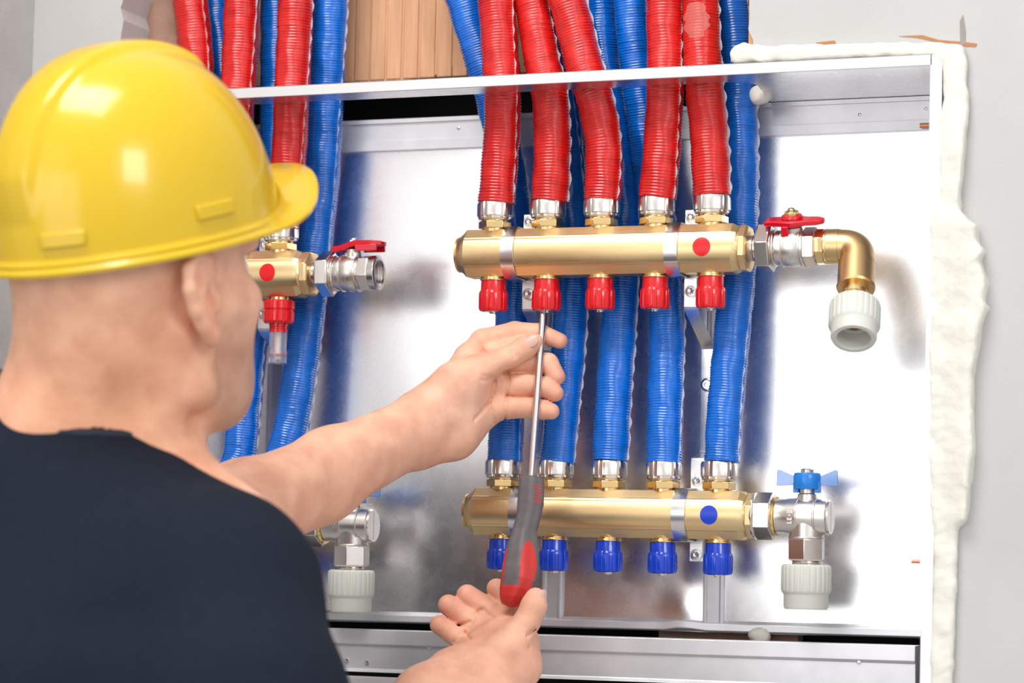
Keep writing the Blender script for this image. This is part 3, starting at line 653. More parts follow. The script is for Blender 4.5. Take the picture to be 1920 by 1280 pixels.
hose([(622, -60, -.052), (621, 0, -.052), (617, 90, -.048), (613, 170, -.042), (605, 330, -.036), (592, 450, -.036), (581, 560, -.038), (568, 660, -.042), (546, 800, -.050), (*f5, LY)], RB*1.03, M['blue_film'], 'thick blue corrugated hose running down past the red lever and behind the forearm', GL, 14)
hose([(522, -60, -.046), (520, 0, -.046), (519, 150, -.042), (517, 300, -.038), (506, 450, -.036), (470, 650, -.042), (450, 850, -.050), (*f4, LY)], RB, M['blue_film'], 'blue corrugated hose between two red ones, reappearing beside the man\'s chin', GL, 15)
hose([(401, -60, -.046), (404, 0, -.046), (420, 150, -.042), (430, 300, -.038), (410, 500, -.036), (372, 700, -.042), (352, 850, -.050), (*f3, LY)], RB, M['blue_film'], 'blue corrugated hose seen below the man\'s jaw, next to his collar', GL, 16)

# ------------------------------------------------------------------ signed-distance modelling
class Field:
    def __init__(s, lo, hi, h):
        s.lo = np.array(lo, float); s.h = h; s.n = np.ceil((np.array(hi)-s.lo)/h).astype(int)+1
        s.f = np.full(tuple(s.n), 1.0, np.float32)
    def _sub(s, lo, hi, mg):
        a = np.clip(np.floor((np.minimum(lo, hi)-mg-s.lo)/s.h).astype(int), 0, s.n); b = np.clip(np.ceil((np.maximum(lo, hi)+mg-s.lo)/s.h).astype(int)+1, 0, s.n)
        if np.any(b <= a): return None, None
        ax = [s.lo[i]+s.h*np.arange(a[i], b[i]) for i in range(3)]
        X = np.stack(np.meshgrid(*ax, indexing='ij'), -1).astype(np.float32)
        return (slice(a[0], b[0]), slice(a[1], b[1]), slice(a[2], b[2])), X
    def _mix(s, sl, d, k, sub):
        a = s.f[sl]
        if sub:
            h = np.clip(.5-.5*(a+d)/k, 0, 1); s.f[sl] = a*(1-h)-d*h+k*h*(1-h)
        else:
            h = np.clip(.5+.5*(a-d)/k, 0, 1); s.f[sl] = a*(1-h)+d*h-k*h*(1-h)
    def cone(s, a, b, ra, rb, k=.006, sub=False):
        a = np.array(a, np.float32); b = np.array(b, np.float32); R = max(ra, rb)
        sl, X = s._sub(np.minimum(a, b)-R, np.maximum(a, b)+R, k*1.5+4*s.h)
        if sl is None: return s
        ab = b-a; L2 = float(ab@ab)+1e-12; t = np.clip(((X-a)@ab)/L2, 0, 1)
        d = np.linalg.norm(X-a-t[..., None]*ab, axis=-1)-(ra+(rb-ra)*t); s._mix(sl, d, k, sub); return s
    def chain(s, P, R, k=.006, **kw):
        for i in range(len(P)-1): s.cone(P[i], P[i+1], R[i], R[i+1], k, **kw)
        return s
    def ell(s, c, r, k=.006, fr=None, sub=False):
        c = np.array(c, np.float32); R = max(r); sl, X = s._sub(c-R, c+R, k*1.5+4*s.h)
        if sl is None: return s
        q = X-c
        if fr is not None: q = q@np.array(fr, np.float32).T
        r = np.array(r, np.float32); k0 = np.linalg.norm(q/r, axis=-1); k1 = np.linalg.norm(q/(r*r), axis=-1)+1e-9
        s._mix(sl, k0*(k0-1)/k1, k, sub); return s
    def mesh(s):
        f = s.f; h = s.h; ins = f < 0; n = f.shape
        c = np.zeros(tuple(x-1 for x in n), np.int8)
        for dx in (0, 1):
            for dy in (0, 1):
                for dz in (0, 1): c += ins[dx:n[0]-1+dx, dy:n[1]-1+dy, dz:n[2]-1+dz]
        act = (c > 0) & (c < 8); idx = -np.ones(c.shape, np.int64); I = np.argwhere(act); idx[act] = np.arange(len(I))
        acc = np.zeros((len(I), 3)); cnt = np.zeros(len(I))
        cor = [(0, 0, 0), (1, 0, 0), (0, 1, 0), (1, 1, 0), (0, 0, 1), (1, 0, 1), (0, 1, 1), (1, 1, 1)]
        val = [f[I[:, 0]+a, I[:, 1]+b, I[:, 2]+d] for a, b, d in cor]
        for i in range(8):
            for j in range(i+1, 8):
                df = [cor[j][q]-cor[i][q] for q in range(3)]
                if sum(abs(q) for q in df) != 1: continue
                vi, vj = val[i], val[j]; m_ = (vi < 0) != (vj < 0); t = np.where(m_, vi/np.where(vi-vj == 0, 1, vi-vj), 0)
                acc[m_] += (np.array(cor[i])+t[:, None]*np.array(df))[m_]; cnt[m_] += 1
        V = s.lo+h*(I+acc/cnt[:, None]); Q = []
        for ax in range(3):
            sl0 = [slice(0, n[q]-1 if q == ax else n[q]) for q in range(3)]; sl1 = list(sl0); sl1[ax] = slice(1, n[ax])
            A_, B_ = ins[tuple(sl0)], ins[tuple(sl1)]; E_ = np.argwhere(A_ != B_); u, w = [(1, 2), (2, 0), (0, 1)][ax]
            E_ = E_[(E_[:, u] > 0) & (E_[:, w] > 0) & (E_[:, u] < n[u]-1) & (E_[:, w] < n[w]-1)]
            flip = A_[tuple(E_.T)]; g4 = []
            for du, dw in ((-1, -1), (0, -1), (0, 0), (-1, 0)):
                q = E_.copy(); q[:, u] += du; q[:, w] += dw; g4.append(idx[tuple(q.T)])
            q = np.stack(g4, 1); q[~flip] = q[~flip][:, ::-1]; Q.append(q)
        return V, np.concatenate(Q)
def sdf_object(name, parts, m, parent=None, origin=(0, 0, 0), tint=None, smooth=2):
    V = []; Q = []; o_ = 0
    for v_, q in parts: V.append(v_); Q.append(q+o_); o_ += len(v_)
    V = np.concatenate(V)-np.array(origin); Q = np.concatenate(Q)
    # light Laplacian smoothing
    for _ in range(smooth):
        acc = np.zeros_like(V); cnt = np.zeros(len(V))
        for a, b in ((0, 1), (1, 2), (2, 3), (3, 0)):
            for x, y in ((a, b), (b, a)):
                for q_ in range(3): acc[:, q_] += np.bincount(Q[:, x], V[Q[:, y], q_], len(V))
                cnt += np.bincount(Q[:, x], minlength=len(V))
        V = V*.5+.5*acc/np.maximum(cnt, 1)[:, None]
    me = bpy.data.meshes.new(name); me.vertices.add(len(V)); me.vertices.foreach_set('co', V.astype(np.float32).ravel())
    me.loops.add(len(Q)*4); me.polygons.add(len(Q)); me.loops.foreach_set('vertex_index', Q.ravel().astype(np.int32))
    me.polygons.foreach_set('loop_start', np.arange(0, len(Q)*4, 4, dtype=np.int32)); me.polygons.foreach_set('loop_total', np.full(len(Q), 4, np.int32))
    me.update(calc_edges=True); me.validate(); me.materials.append(m); me.shade_smooth()
    if tint is not None:
        col = tint(V+np.array(origin)); at = me.color_attributes.new('tint', 'FLOAT_COLOR', 'POINT'); at.data.foreach_set('color', np.concatenate([col, np.ones((len(col), 1))], 1).astype(np.float32).ravel())
    o = bpy.data.objects.new(name, me); LINK(o); o.location = origin
    if parent is not None: o.parent = parent; o.location = Vector(origin)-parent.location
    return o
def noise3(X, s, seed=0):
    r = np.random.RandomState(seed); out = 0
    for i in range(7):
        d = r.normal(size=3); d /= np.linalg.norm(d); out = out+np.sin((X@d.astype(np.float32))*s*r.uniform(.6, 1.6)+r.uniform(0, 6.28))
    return out/7

# ------------------------------------------------------------------ foam round the cabinet
def poly_sdf(px, pz, poly):
    d = np.full(px.shape, 1e9, np.float32); ins = np.zeros(px.shape, bool); n = len(poly)
    for i in range(n):
        (ax, az), (bx, bz) = poly[i], poly[(i+1) % n]; ex, ez = bx-ax, bz-az; wx, wz = px-ax, pz-az
        t = np.clip((wx*ex+wz*ez)/(ex*ex+ez*ez), 0, 1); d = np.minimum(d, (wx-ex*t)**2+(wz-ez*t)**2)
        c1, c2, c3 = pz >= az, pz < bz, ex*wz > ez*wx; ins ^= (c1 & c2 & c3) | (~c1 & ~c2 & ~c3)
    return np.where(ins, -1, 1)*np.sqrt(d)
fo = [(1368, 118), (1367, 100), (1375, 88), (1392, 78), (1408, 82), (1440, 86), (1500, 82), (1600, 80), (1700, 78), (1765, 78), (1806, 84), (1812, 110), (1812, 160), (1816, 200), (1811, 260), (1806, 310), (1800, 360), (1800, 398),
      (1833, 424), (1834, 455), (1850, 470), (1838, 490), (1853, 530), (1846, 565), (1853, 575), (1838, 610), (1835, 650), (1826, 700), (1824, 760), (1826, 850), (1818, 930), (1812, 975), (1795, 992), (1795, 1040), (1792, 1120), (1788, 1200), (1786, 1300),
      (1744, 1300), (1744, 1180), (1748, 1060), (1748, 985), (1742, 940), (1740, 880), (1732, 825), (1740, 790), (1742, 720), (1740, 640), (1746, 600), (1738, 560), (1740, 520), (1744, 470), (1740, 430), (1752, 400), (1760, 330), (1758, 240), (1770, 180), (1765, 120), (1740, 108), (1600, 110), (1450, 118)]
fp = [p(x, y, -.135) for x, y in fo]; A0 = np.array(fp)
fld = Field((A0[:, 0].min()-.01, -.160, A0[:, 1].min()-.01), (A0[:, 0].max()+.01, -.122, A0[:, 1].max()+.01), .0022)
sl, X = fld._sub(fld.lo, fld.lo+fld.h*fld.n, 0)
d2 = poly_sdf(X[..., 0], X[..., 2], fp)+.0015*noise3(X, 420, 3)+.0008*noise3(X, 1200, 9)
th = .0055+.0065*np.clip((X[..., 0]-RX-.012)/.02, 0, 1)*np.clip((1.395-X[..., 2])/.03, 0, 1)*np.clip((X[..., 2]-1.055)/.02, 0, 1)+.0018*noise3(X, 160, 5)+.0011*noise3(X, 700, 8)
dy = np.abs(X[..., 1]+.1325)-th; k = .0045
hh = np.clip(.5-.5*(dy-d2)/k, 0, 1); fld.f[sl] = (dy*(1-hh)+d2*hh+k*hh*(1-hh))
foam = sdf_object('insulation_foam', [fld.mesh()], M['foam'], origin=(RX+.02, -.135, ZB))
tag(foam, 'cream expanding foam squeezed out along the right and top edge of the cabinet', 'foam')
def lump(c, r, label, seed, name='foam_lump'):
    f = Field(c-r*1.4, c+r*1.4, .0012); f.ell(c, (r, r*.7, r*.8)); sl, X = f._sub(f.lo, f.lo+f.h*f.n, 0); f.f[sl] += .0018*noise3(X, 500, seed)
    o = sdf_object(name, [f.mesh()], M['foam'], origin=tuple(c)); tag(o, label, 'foam')
lump(PW(1426, 178, -.045), .0110, 'small lump of foam stuck under the cabinet top beside the blue hose', 2)
lump(PW(1424, 1192, -.004), .0100, 'foam lump poking through the slit below the back panel', 7)

# ------------------------------------------------------------------ screwdriver
tip = PW(1019, 578, UY-.003); htop = PW(998, 895, -.126); hbot = PW(968, 1138, -.156)
sd = empty('screwdriver', tuple(htop)); tag(sd, 'screwdriver with dark grey and red grip held in both hands', 'screwdriver')
b = MB(); o3 = Vector(htop)
b.tube([Vector(tip)-o3, Vector(tip)*.97+Vector(htop)*.03-o3, Vector(tip)*.9+Vector(htop)*.1-o3, (Vector(hbot)-Vector(htop))*.2], [.0020, .0030, .0031, .0031], 24); b.build('shaft', M['steel'], sd)
# handle surface: local z = along handle, offset outline measured per side
axh = Vector(hbot)-Vector(htop); Lh = axh.length; axh.normalize(); side = Vector(CR); side = (side-axh*side.dot(axh)).normalized(); dep = axh.cross(side)
prof = [(.0, .0075, .0), (.008, .0094, .0), (.02, .0112, 0), (.20, .0118, .0012), (.30, .0108, .001), (.42, .0108, -.0008), (.50, .0130, -.0008), (.60, .0152, -.0005), (.72, .0166, .0), (.80, .0164, .0), (.88, .0146, -.0018), (.94, .0120, -.0034), (.98, .0086, -.0046), (1.0, .003, -.005)]
tt = np.array([q[0] for q in prof]); wr_ = np.array([q[1] for q in prof]); of = np.array([q[2] for q in prof])
NT, NA = 260, 160; grid = np.zeros((NT+1, NA, 3)); uv = np.zeros((NT+1, NA, 2))
for i in range(NT+1):
    t = i/NT; w_ = np.interp(t, tt, wr_); o_ = np.interp(t, tt, of)
    for j in range(NA):
        an = 2*math.pi*j/NA; u = math.cos(an); v_ = math.sin(an); rr_ = w_*(1-.04*math.cos(6*an)); q = rr_
        front = v_ < 0
        # finger ridges at the neck
        if .055 < t < .21 and u > .15 and v_ < 0: q += .00025*math.sin(t*Lh*2*math.pi/.0026)
        P_ = side*(u*q+o_)+dep*(v_*q*.92)+axh*(t*Lh); grid[i, j] = P_; uv[i, j] = (u, t)
sgn = -1 if np.dot(np.array(dep), fwd) > 0 else 1
def is_red(i, j):
    t = (i+.5)/NT; an = 2*math.pi*(j+.5)/NA; u = math.cos(an); v_ = math.sin(an)*sgn
    if t > .955: return True
    if t > .84 and not (u < .1 and t < .86): return True if u < .80 or t > .9 else False
    # front red tear-drop panel
    if v_ > -.15:
        lx = (u-.36)/.42; lt = (t-.70)/.19
        if abs(lx)**2.4+abs(lt)**2.2 < 1: return True
        if u < -.82 and t > .58: return True
        if .06 < t < .21 and .18 < u < .78 and math.sin(t*Lh*2*math.pi/.0026) > .35: return True
    return False
vs = grid.reshape(-1, 3).tolist(); ff = {True: [], False: []}
for i in range(NT):
    for j in range(NA):
        k2 = (j+1) % NA; ff[is_red(i, j)].append((i*NA+j, i*NA+k2, (i+1)*NA+k2, (i+1)*NA+j))
ff[False].append(tuple(range(NA-1, -1, -1))); ff[True].append(tuple(NT*NA+j for j in range(NA)))
def sub_mesh(faces):
    used = sorted({v_ for f in faces for v_ in f}); mp = {v_: i for i, v_ in enumerate(used)}
    b = MB(); b.v = [tuple(vs[v_]) for v_ in used]; b.f = [tuple(mp[v_] for v_ in f) for f in faces]; return b
sub_mesh(ff[False]).build('grip', M['grip'], sd, angle=60, fix=False); top_ = [f for f in ff[True] if max(f) < NA*NT*.3]
ridges = {}
for f in top_: ridges.setdefault(int(round(((min(f)//NA)/NT*Lh*2*math.pi/.0026-math.pi/2)/(2*math.pi))), []).append(f)
for k3 in sorted(ridges): sub_mesh(ridges[k3]).build('thumb_ridge', M['grip_red'], sd, angle=60, fix=False)
ff[True] = [f for f in ff[True] if max(f) >= NA*NT*.3]
sub_mesh(ff[True]).build('red_grip_inlay', M['grip_red'], sd, angle=60, fix=False)

# ------------------------------------------------------------------ person
ZH = 1.76; HC = PZ(250, 503, ZH)                        # head centre
toC = -fwd
ph = .85
w_ = -.1252*CR+CU+.1906*toC; w_ /= np.linalg.norm(w_)
fw = math.cos(ph)*CR-math.sin(ph)*toC; fw = fw-w_*(fw@w_); fw /= np.linalg.norm(fw)
sdv = np.cross(fw, w_)                                  # his right side
FR = np.stack([fw, sdv, w_])                            # rows: local axes
L = lambda u, v_, z: HC+fw*u+sdv*v_+w_*z
person = empty('person', tuple(HC)); tag(person, 'person seen from behind in a navy t-shirt, turning a screwdriver with both hands', 'person')
lo = HC-np.array([.20, .20, .26]); hi = HC+np.array([.20, .20, .17])
hd = Field(lo, hi, .0024)
hd.ell(L(-.004, 0, .020), (.091, .0745, .085), .01, FR)
hd.ell(L(-.040, 0, -.018), (.048, .058, .058), .014, FR)
hd.ell(L(.030, 0, -.050), (.058, .056, .078), .02, FR)
hd.ell(L(.052, 0, -.100), (.030, .034, .026), .02, FR)
for s in (-1, 1):
    hd.cone(L(.052, s*.012, -.112), L(-.006, s*.052, -.082), .017, .014, .014)
    hd.cone(L(-.006, s*.050, -.082), L(.004, s*.058, -.02), .014, .016, .016)
    hd.cone(L(.056, s*.036, -.036), L(.03, s*.054, -.030), .020, .014, .016)
    hd.ell(L(.078, s*.030, -.014), (.010, .015, .010), .008, FR, sub=True)
    hd.cone(L(.082, s*.014, .008), L(.072, s*.046, .006), .009, .008, .008)
hd.cone(L(.088, 0, -.010), L(.104, 0, -.042), .008, .011, .008)
for s in (-1, 1): hd.ell(L(.099, s*.010, -.048), (.009, .008, .007), .005, FR)
hd.ell(L(.080, 0, -.072), (.010, .022, .007), .006, FR); hd.ell(L(.098, 0, -.073), (.006, .020, .0014), .002, FR, sub=True)
# neck and shoulders root
nb = PZ(150, 850, 1.80)
hd.cone(L(-.026, 0, -.045), nb, .054, .056, .018)
hd.cone(PZ(135, 640, 1.74), PZ(112, 790, 1.76), .040, .048, .018); hd.cone(PZ(112, 800, 1.76), PZ(-60, 980, 1.88), .046, .040, .02); hd.cone(PZ(250, 640, 1.76), PZ(230, 830, 1.78), .040, .045, .02)
hd.cone(nb, PZ(420, 1010, 1.72), .060, .040, .03); hd.cone(nb, PZ(-100, 950, 1.85), .054, .05, .03)
hd.cone(L(-.018, .062, -.040), PZ(290, 860, 1.74), .008, .012, .014)   # neck cord
# ear (viewer side) and far ear
for s in (1, -1):
    c = L(-.004, s*.079, -.018); ex = fw*.96+w_*.10; ex /= np.linalg.norm(ex); out_ = sdv*s
    # ear plane leans outwards to the rear
    bk_ = (-fw*.94+out_*.26); bk_ /= np.linalg.norm(bk_); upv = w_-bk_*(w_@bk_); upv /= np.linalg.norm(upv); nr = np.cross(bk_, upv)*s
    nr = nr if nr@out_ > 0 else -nr
    E_ = lambda x, z, n_=0: c+bk_*x+upv*z+nr*n_
    FE = np.stack([bk_, nr, upv])
    hd.ell(E_(.006, .004), (.018, .0050, .028), .005, FE)
    ring_ = [E_(-.008, .016, .003), E_(-.002, .028, .003), E_(.010, .031, .003), E_(.020, .023, .003), E_(.0235, .010, .003), E_(.020, -.006, .003), E_(.012, -.018, .002), E_(.004, -.026, .001)]
    hd.chain(ring_, [.0035, .0042, .0046, .0046, .0044, .0042, .0046, .0062], .004)
    hd.ell(E_(.002, -.028, .001), (.008, .005, .009), .005, FE)
    hd.ell(E_(.012, .012, .005), (.0055, .0045, .014), .003, FE, sub=True)
    hd.ell(E_(.004, -.004, .006), (.0085, .0070, .0105), .003, FE, sub=True)
    hd.cone(E_(-.006, -.002, .004), E_(-.005, -.010, .004), .0042, .0038, .003)
    hd.chain([E_(.003, .016, .003), E_(.011, .006, .0035), E_(.012, -.008, .003)], [.003, .003, .003], .003)
head_mesh = hd.mesh()
# eyes
for s in (-1, 1):
    for nm, mt, r_, u in (('eyeball', 'eye', .0110, .068), ('iris', 'iris', .006, .0740)):
        b = MB(); rr2 = [(max(1e-5, r_*math.sin(math.pi*i/10)), -r_*math.cos(math.pi*i/10)) for i in range(11)]
        b.lathe(rr2, frame(tuple(fw), tuple(L(u, s*.030, -.014)-HC)), n=20); b.build(nm, M[mt], person)

# left arm and hand on the shaft
H1 = lambda x, y, Y: PW(x, y, Y)
wr0 = H1(792, 800, -.142)
la_lo = np.array([H1(1080, 600, -.06)[0]+.01, 0, 0]); pts = [H1(1075, 640, -.07), H1(380, 880, -.40), H1(860, 600, -.06), H1(700, 1100, -.3)]
P_ = np.array(pts); lo = np.array([H1(330, 900, -.36)[0], -.42, H1(600, 1060, -.30)[2]]); hi = np.array([H1(1080, 640, -.08)[0]+.005, -.055, H1(900, 590, -.09)[2]+.005])
la = Field(lo, hi, .0014)
# forearm: two bones' worth of width
f1, f2, f3 = H1(792, 800, -.142), H1(610, 890, -.232), H1(450, 965, -.325)
dv = np.array([.33, 0, .94])                       # across the arm in the picture plane
for s, rr3 in ((1, (.0205, .026, .033)), (-1, (.0205, .027, .034))):
    la.chain([f1+dv*.0115*s, f2+dv*.0110*s, f3+dv*.009*s, H1(250, 1030, -.42)], [*rr3, .040], .020)
# palm
hp = H1
la.chain([f1+dv*.012, hp(838, 740, -.125), hp(876, 672, -.107)], [.0200, .0170, .0118], .018)
la.chain([f1+dv*.0, hp(850, 768, -.124), hp(898, 705, -.103)], [.0210, .0175, .0115], .018)
la.chain([f1-dv*.008, hp(862, 790, -.122), hp(908, 738, -.104)], [.0210, .0160, .0110], .018)
la.chain([f1-dv*.014, hp(850, 818, -.124), hp(902, 782, -.107)], [.0190, .0145, .0105], .016)
la.ell(hp(852, 825, -.130), (.016, .013, .014), .012)
# thenar and thumb
la.chain([hp(828, 772, -.137), hp(862, 722, -.130), hp(905, 690, -.120)], [.0185, .0185, .0128], .012)
la.chain([hp(905, 690, -.120), hp(958, 668, -.108)], [.0112, .0098], .006)
la.chain([hp(958, 668, -.108), hp(985, 652, -.101), hp(1002, 641, -.0985)], [.0098, .0100, .0078], .004)
fing = {
 'index': ([(880, 668, -.104), (905, 640, -.097), (965, 622, -.086), (1012, 624, -.0825), (1050, 639, -.0835)], [.0105, .0112, .0092, .0084, .0070]),
 'middle': ([(895, 705, -.101), (942, 688, -.095), (992, 676, -.089), (1028, 681, -.088), (1044, 706, -.092)], [.011, .0106, .0098, .0090, .0078]),
 'ring': ([(903, 735, -.102), (945, 724, -.100), (990, 720, -.096), (1025, 727, -.0945), (1041, 737, -.095)], [.0110, .0106, .0099, .0088, .0076]),
 'pinky': ([(905, 774, -.106), (948, 764, -.103), (990, 763, -.100), (1018, 768, -.0992), (1034, 771, -.0995)], [.0106, .0103, .0094, .0084, .0072])}
for nm, (pp, rr4) in fing.items():
    Q_ = [hp(*q) for q in pp]; la.chain(Q_[:2], rr4[:2], .008); la.chain(Q_[1:], rr4[1:], .0022)
la.cone(hp(915, 742, -.100), hp(1000, 742, -.0935), .007, .005, .003); la.cone(hp(905, 703, -.098), hp(1000, 700, -.089), .007, .005, .003)
la.cone(hp(922, 660, -.100), hp(985, 644, -.090), .0085, .007, .003)
# creases: finger roots, palm lines, thumb fold
def crease(f, pts_, r=.0011, dpt=0.0, k=.0018):
    Q_ = [hp(*q) for q in pts_]; f.chain(Q_, [r]*len(Q_), k, sub=True)
def groove(f, pts_, Y, w=.0011, dpt=.0011, rng_=.025):
    """shallow furrow along a polyline on the skin facing outwards"""
    Q_ = np.array([hp(x_, y_, Y) for x_, y_ in pts_]); sl, X = f._sub(Q_.min(0), Q_.max(0), rng_)
    if sl is None: return
    v_ = X-CAM.astype(np.float32); z_ = v_@fwd.astype(np.float32); pu = v_@CR.astype(np.float32)/z_; pv = v_@CU.astype(np.float32)/z_
    zc = float((Q_.mean(0)-CAM)@fwd); d = np.full(pu.shape, 1e9, np.float32)
    A_ = [(((q-CAM)@CR)/((q-CAM)@fwd), ((q-CAM)@CU)/((q-CAM)@fwd)) for q in Q_]
    for (ax_, ay_), (bx_, by_) in zip(A_[:-1], A_[1:]):
        ex_, ey_ = bx_-ax_, by_-ay_; t = np.clip(((pu-ax_)*ex_+(pv-ay_)*ey_)/(ex_*ex_+ey_*ey_+1e-12), 0, 1)
        taper = 1.0; d = np.minimum(d, ((pu-ax_-ex_*t)**2+(pv-ay_-ey_*t)**2)*zc*zc)
    f.f[sl] += (dpt*np.exp(-d/(w*w))).astype(np.float32)
for q, dp in (([(953, 698), (954, 716), (951, 738)], .0016), ([(950, 744), (948, 762), (947, 784)], .0015), ([(934, 632), (940, 644)], .0006), ([(895, 642), (908, 660)], .0010),
          ([(962, 656), (968, 668)], .0008), ([(958, 658), (964, 671)], .0008), ([(928, 713), (927, 722), (925, 738), (915, 758), (895, 780), (868, 803), (855, 810)], .0015), ([(918, 756), (922, 772), (927, 792)], .0011),
          ([(900, 712), (915, 713), (926, 706)], .0010), ([(905, 704), (918, 706)], .0007), ([(1003, 669), (1006, 690)], .0008), ([(1004, 712), (1004, 738)], .0008), ([(1003, 755), (1003, 780)], .0008),
          ([(950, 741), (975, 743), (1000, 742)], .0016), ([(945, 700), (975, 697), (1000, 700)], .0014), ([(840, 805), (852, 815)], .0005), ([(868, 666), (893, 660), (915, 662)], .0006)): groove(la, q, -.11, .0013, dp*1.5)
larm_mesh = la.mesh()
# right hand under the butt of the screwdriver
lo = np.array([hp(770, 1200, -.17)[0]-.09, -.36, hp(900, 1200, -.2)[2]-.16]); hi = np.array([hp(1035, 1150, -.15)[0]+.01, -.10, hp(930, 1080, -.13)[2]+.01])
rh = Field(lo, hi, .0014)
rh.chain([hp(900, 1262, -.192), hp(955, 1212, -.182), hp(988, 1165, -.176)], [.022, .0150, .0108], .012)
rh.chain([hp(988, 1165, -.176), hp(1001, 1135, -.172), hp(1004, 1120, -.169)], [.0108, .0105, .0085], .004)
for q, w2 in (((905, 1222, -.160), .0145), ((925, 1205, -.152), .0150), ((945, 1195, -.150), .0150), ((962, 1195, -.152), .0150)):
    rh.chain([hp(*q), hp(870, 1290, -.190), hp(800, 1400, -.27)], [w2, .022, .026], .016)
rh.chain([hp(985, 1205, -.160), hp(975, 1250, -.172), hp(900, 1320, -.20)], [.0120, .0160, .022], .012)
rh.chain([hp(840, 1262, -.195), hp(800, 1310, -.23), hp(690, 1480, -.34)], [.0170, .026, .032], .015)
rh.chain([hp(905, 1310, -.210), hp(790, 1480, -.34)], [.026, .032], .02)
rf_ = {
 'pinky': ([(905, 1222, -.158), (868, 1200, -.148), (848, 1187, -.148), (824, 1171, -.154)], [.0120, .0096, .0090, .0084]),
 'ring': ([(925, 1205, -.150), (895, 1172, -.140), (872, 1155, -.138), (841, 1134, -.146)], [.0125, .0104, .0098, .0092]),
 'middle': ([(945, 1192, -.148), (925, 1153, -.134), (905, 1136, -.131), (876, 1116, -.137)], [.0125, .0106, .0102, .0096]),
 'index': ([(962, 1190, -.148), (962, 1145, -.128), (948, 1122, -.1235), (931, 1103, -.1235)], [.0122, .0100, .0094, .0088])}
for nm, (pp, rr4) in rf_.items():
    Q_ = [hp(*q) for q in pp]; rh.chain(Q_[:2], rr4[:2], .007); rh.chain(Q_[1:3], rr4[1:3], .003); rh.chain(Q_[2:], rr4[2:], .0014)
for q, dp in (([(976, 1208), (985, 1192), (1003, 1180)], .0035), ([(978, 1206), (990, 1214)], .0022), ([(852, 1204), (862, 1190), (872, 1186)], .0020), ([(884, 1166), (893, 1150), (902, 1142)], .0020), ([(858, 1172), (880, 1166)], .0022),
          ([(920, 1140), (936, 1135)], .0014), ([(905, 1142), (925, 1158)], .0018), ([(868, 1182), (882, 1200)], .0018), ([(975, 1150), (990, 1156)], .0006), ([(972, 1158), (986, 1164)], .0006)): groove(rh, q, -.16, .0014, dp)
rh_mesh = rh.mesh()

# skin colour varies over the body: shaved scalp, flushed ear and fingertips, beard stubble with the jaw fold's shade painted in
def bl(X, c, r): return np.exp(-np.sum((X-np.array(c))**2, 1)/(r*r))[:, None]
def tint(X):
    base = np.tile(np.array([.82, .475, .335]), (len(X), 1))
    def mixc(c, w): 
        nonlocal base
        base = base*(1-w)+np.array(c)*w
    q = (X-HC)@FR.T
    scalp = (1/(1+np.exp(-((q[:, 2]+.045-.25*np.clip(q[:, 0], -.1, .1)*0)/.010))))*(1/(1+np.exp(((q[:, 0]-.022)/.008))))*(np.linalg.norm(X-HC, axis=1) < .16)
    mixc((.64, .40, .28), (.55*scalp)[:, None]*(1-bl(q, (-.004, .082, -.018), .030)))
    mixc((.60, .24, .16), .55*bl(q, (-.030, .075, -.05), .028)); mixc((.66, .27, .20), .45*bl(q, (.010, .085, .005), .020))
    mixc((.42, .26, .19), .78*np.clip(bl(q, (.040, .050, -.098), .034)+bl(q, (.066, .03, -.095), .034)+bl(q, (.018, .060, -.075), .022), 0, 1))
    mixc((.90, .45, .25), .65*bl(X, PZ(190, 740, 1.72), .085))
    mixc((.55, .22, .18), .8*bl(q, (.095, 0, -.072), .014))
    for k_, tips in ((.50, [fing[n_][0][-1] for n_ in fing]), (.55, [rf_[n_][0][-1] for n_ in rf_])):
        for t_ in tips: mixc((.68, .27, .20), k_*bl(X, hp(*t_), .012))
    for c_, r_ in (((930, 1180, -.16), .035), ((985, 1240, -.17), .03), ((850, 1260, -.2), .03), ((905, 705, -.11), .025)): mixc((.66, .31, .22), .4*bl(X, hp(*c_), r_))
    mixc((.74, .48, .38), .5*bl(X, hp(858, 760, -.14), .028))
    return base
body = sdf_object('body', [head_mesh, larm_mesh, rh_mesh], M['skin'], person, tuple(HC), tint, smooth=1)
# thumb nails
def nail(c, nrm, along, wd_, ln, name='thumbnail'):
    n_ = Vector(nrm).normalized(); a = Vector(along); a = (a-n_*a.dot(n_)).normalized(); sdd = n_.cross(a); b = MB(); vs_ = []; K = 12
    for i in range(K+1):
        for j in range(K+1):
            u, v_ = i/K*2-1, j/K*2-1; x_ = u*math.sqrt(1-v_*v_/2)*wd_; y_ = v_*math.sqrt(1-u*u/2)*ln
            vs_.append(tuple(Vector(c)-Vector(HC)+sdd*x_+a*y_+n_*(-.0022*(u*u)*(1-v_*v_/2)-.0004*v_*v_)))
    b.add(vs_, [(i*(K+1)+j, i*(K+1)+j+1, (i+1)*(K+1)+j+1, (i+1)*(K+1)+j) for i in range(K) for j in range(K)])
    o = b.build(name, M['nail'], person); s_ = o.modifiers.new('thick', 'SOLIDIFY'); s_.thickness = .0006; s_.offset = 0
dirc = lambda x: np.array(x)
tA, tB = hp(985, 652, -.101), hp(1004, 639, -.098)
nail(hp(995, 638, -.1088), -.92*fwd+.30*CU-.15*CR, tB-tA, .0058, .0066)
nail(hp(1019, 1120, -.1735), .72*CR-.68*fwd+.10*CU, hp(1004, 1118, -.168)-hp(1000, 1140, -.172), .0055, .0068)

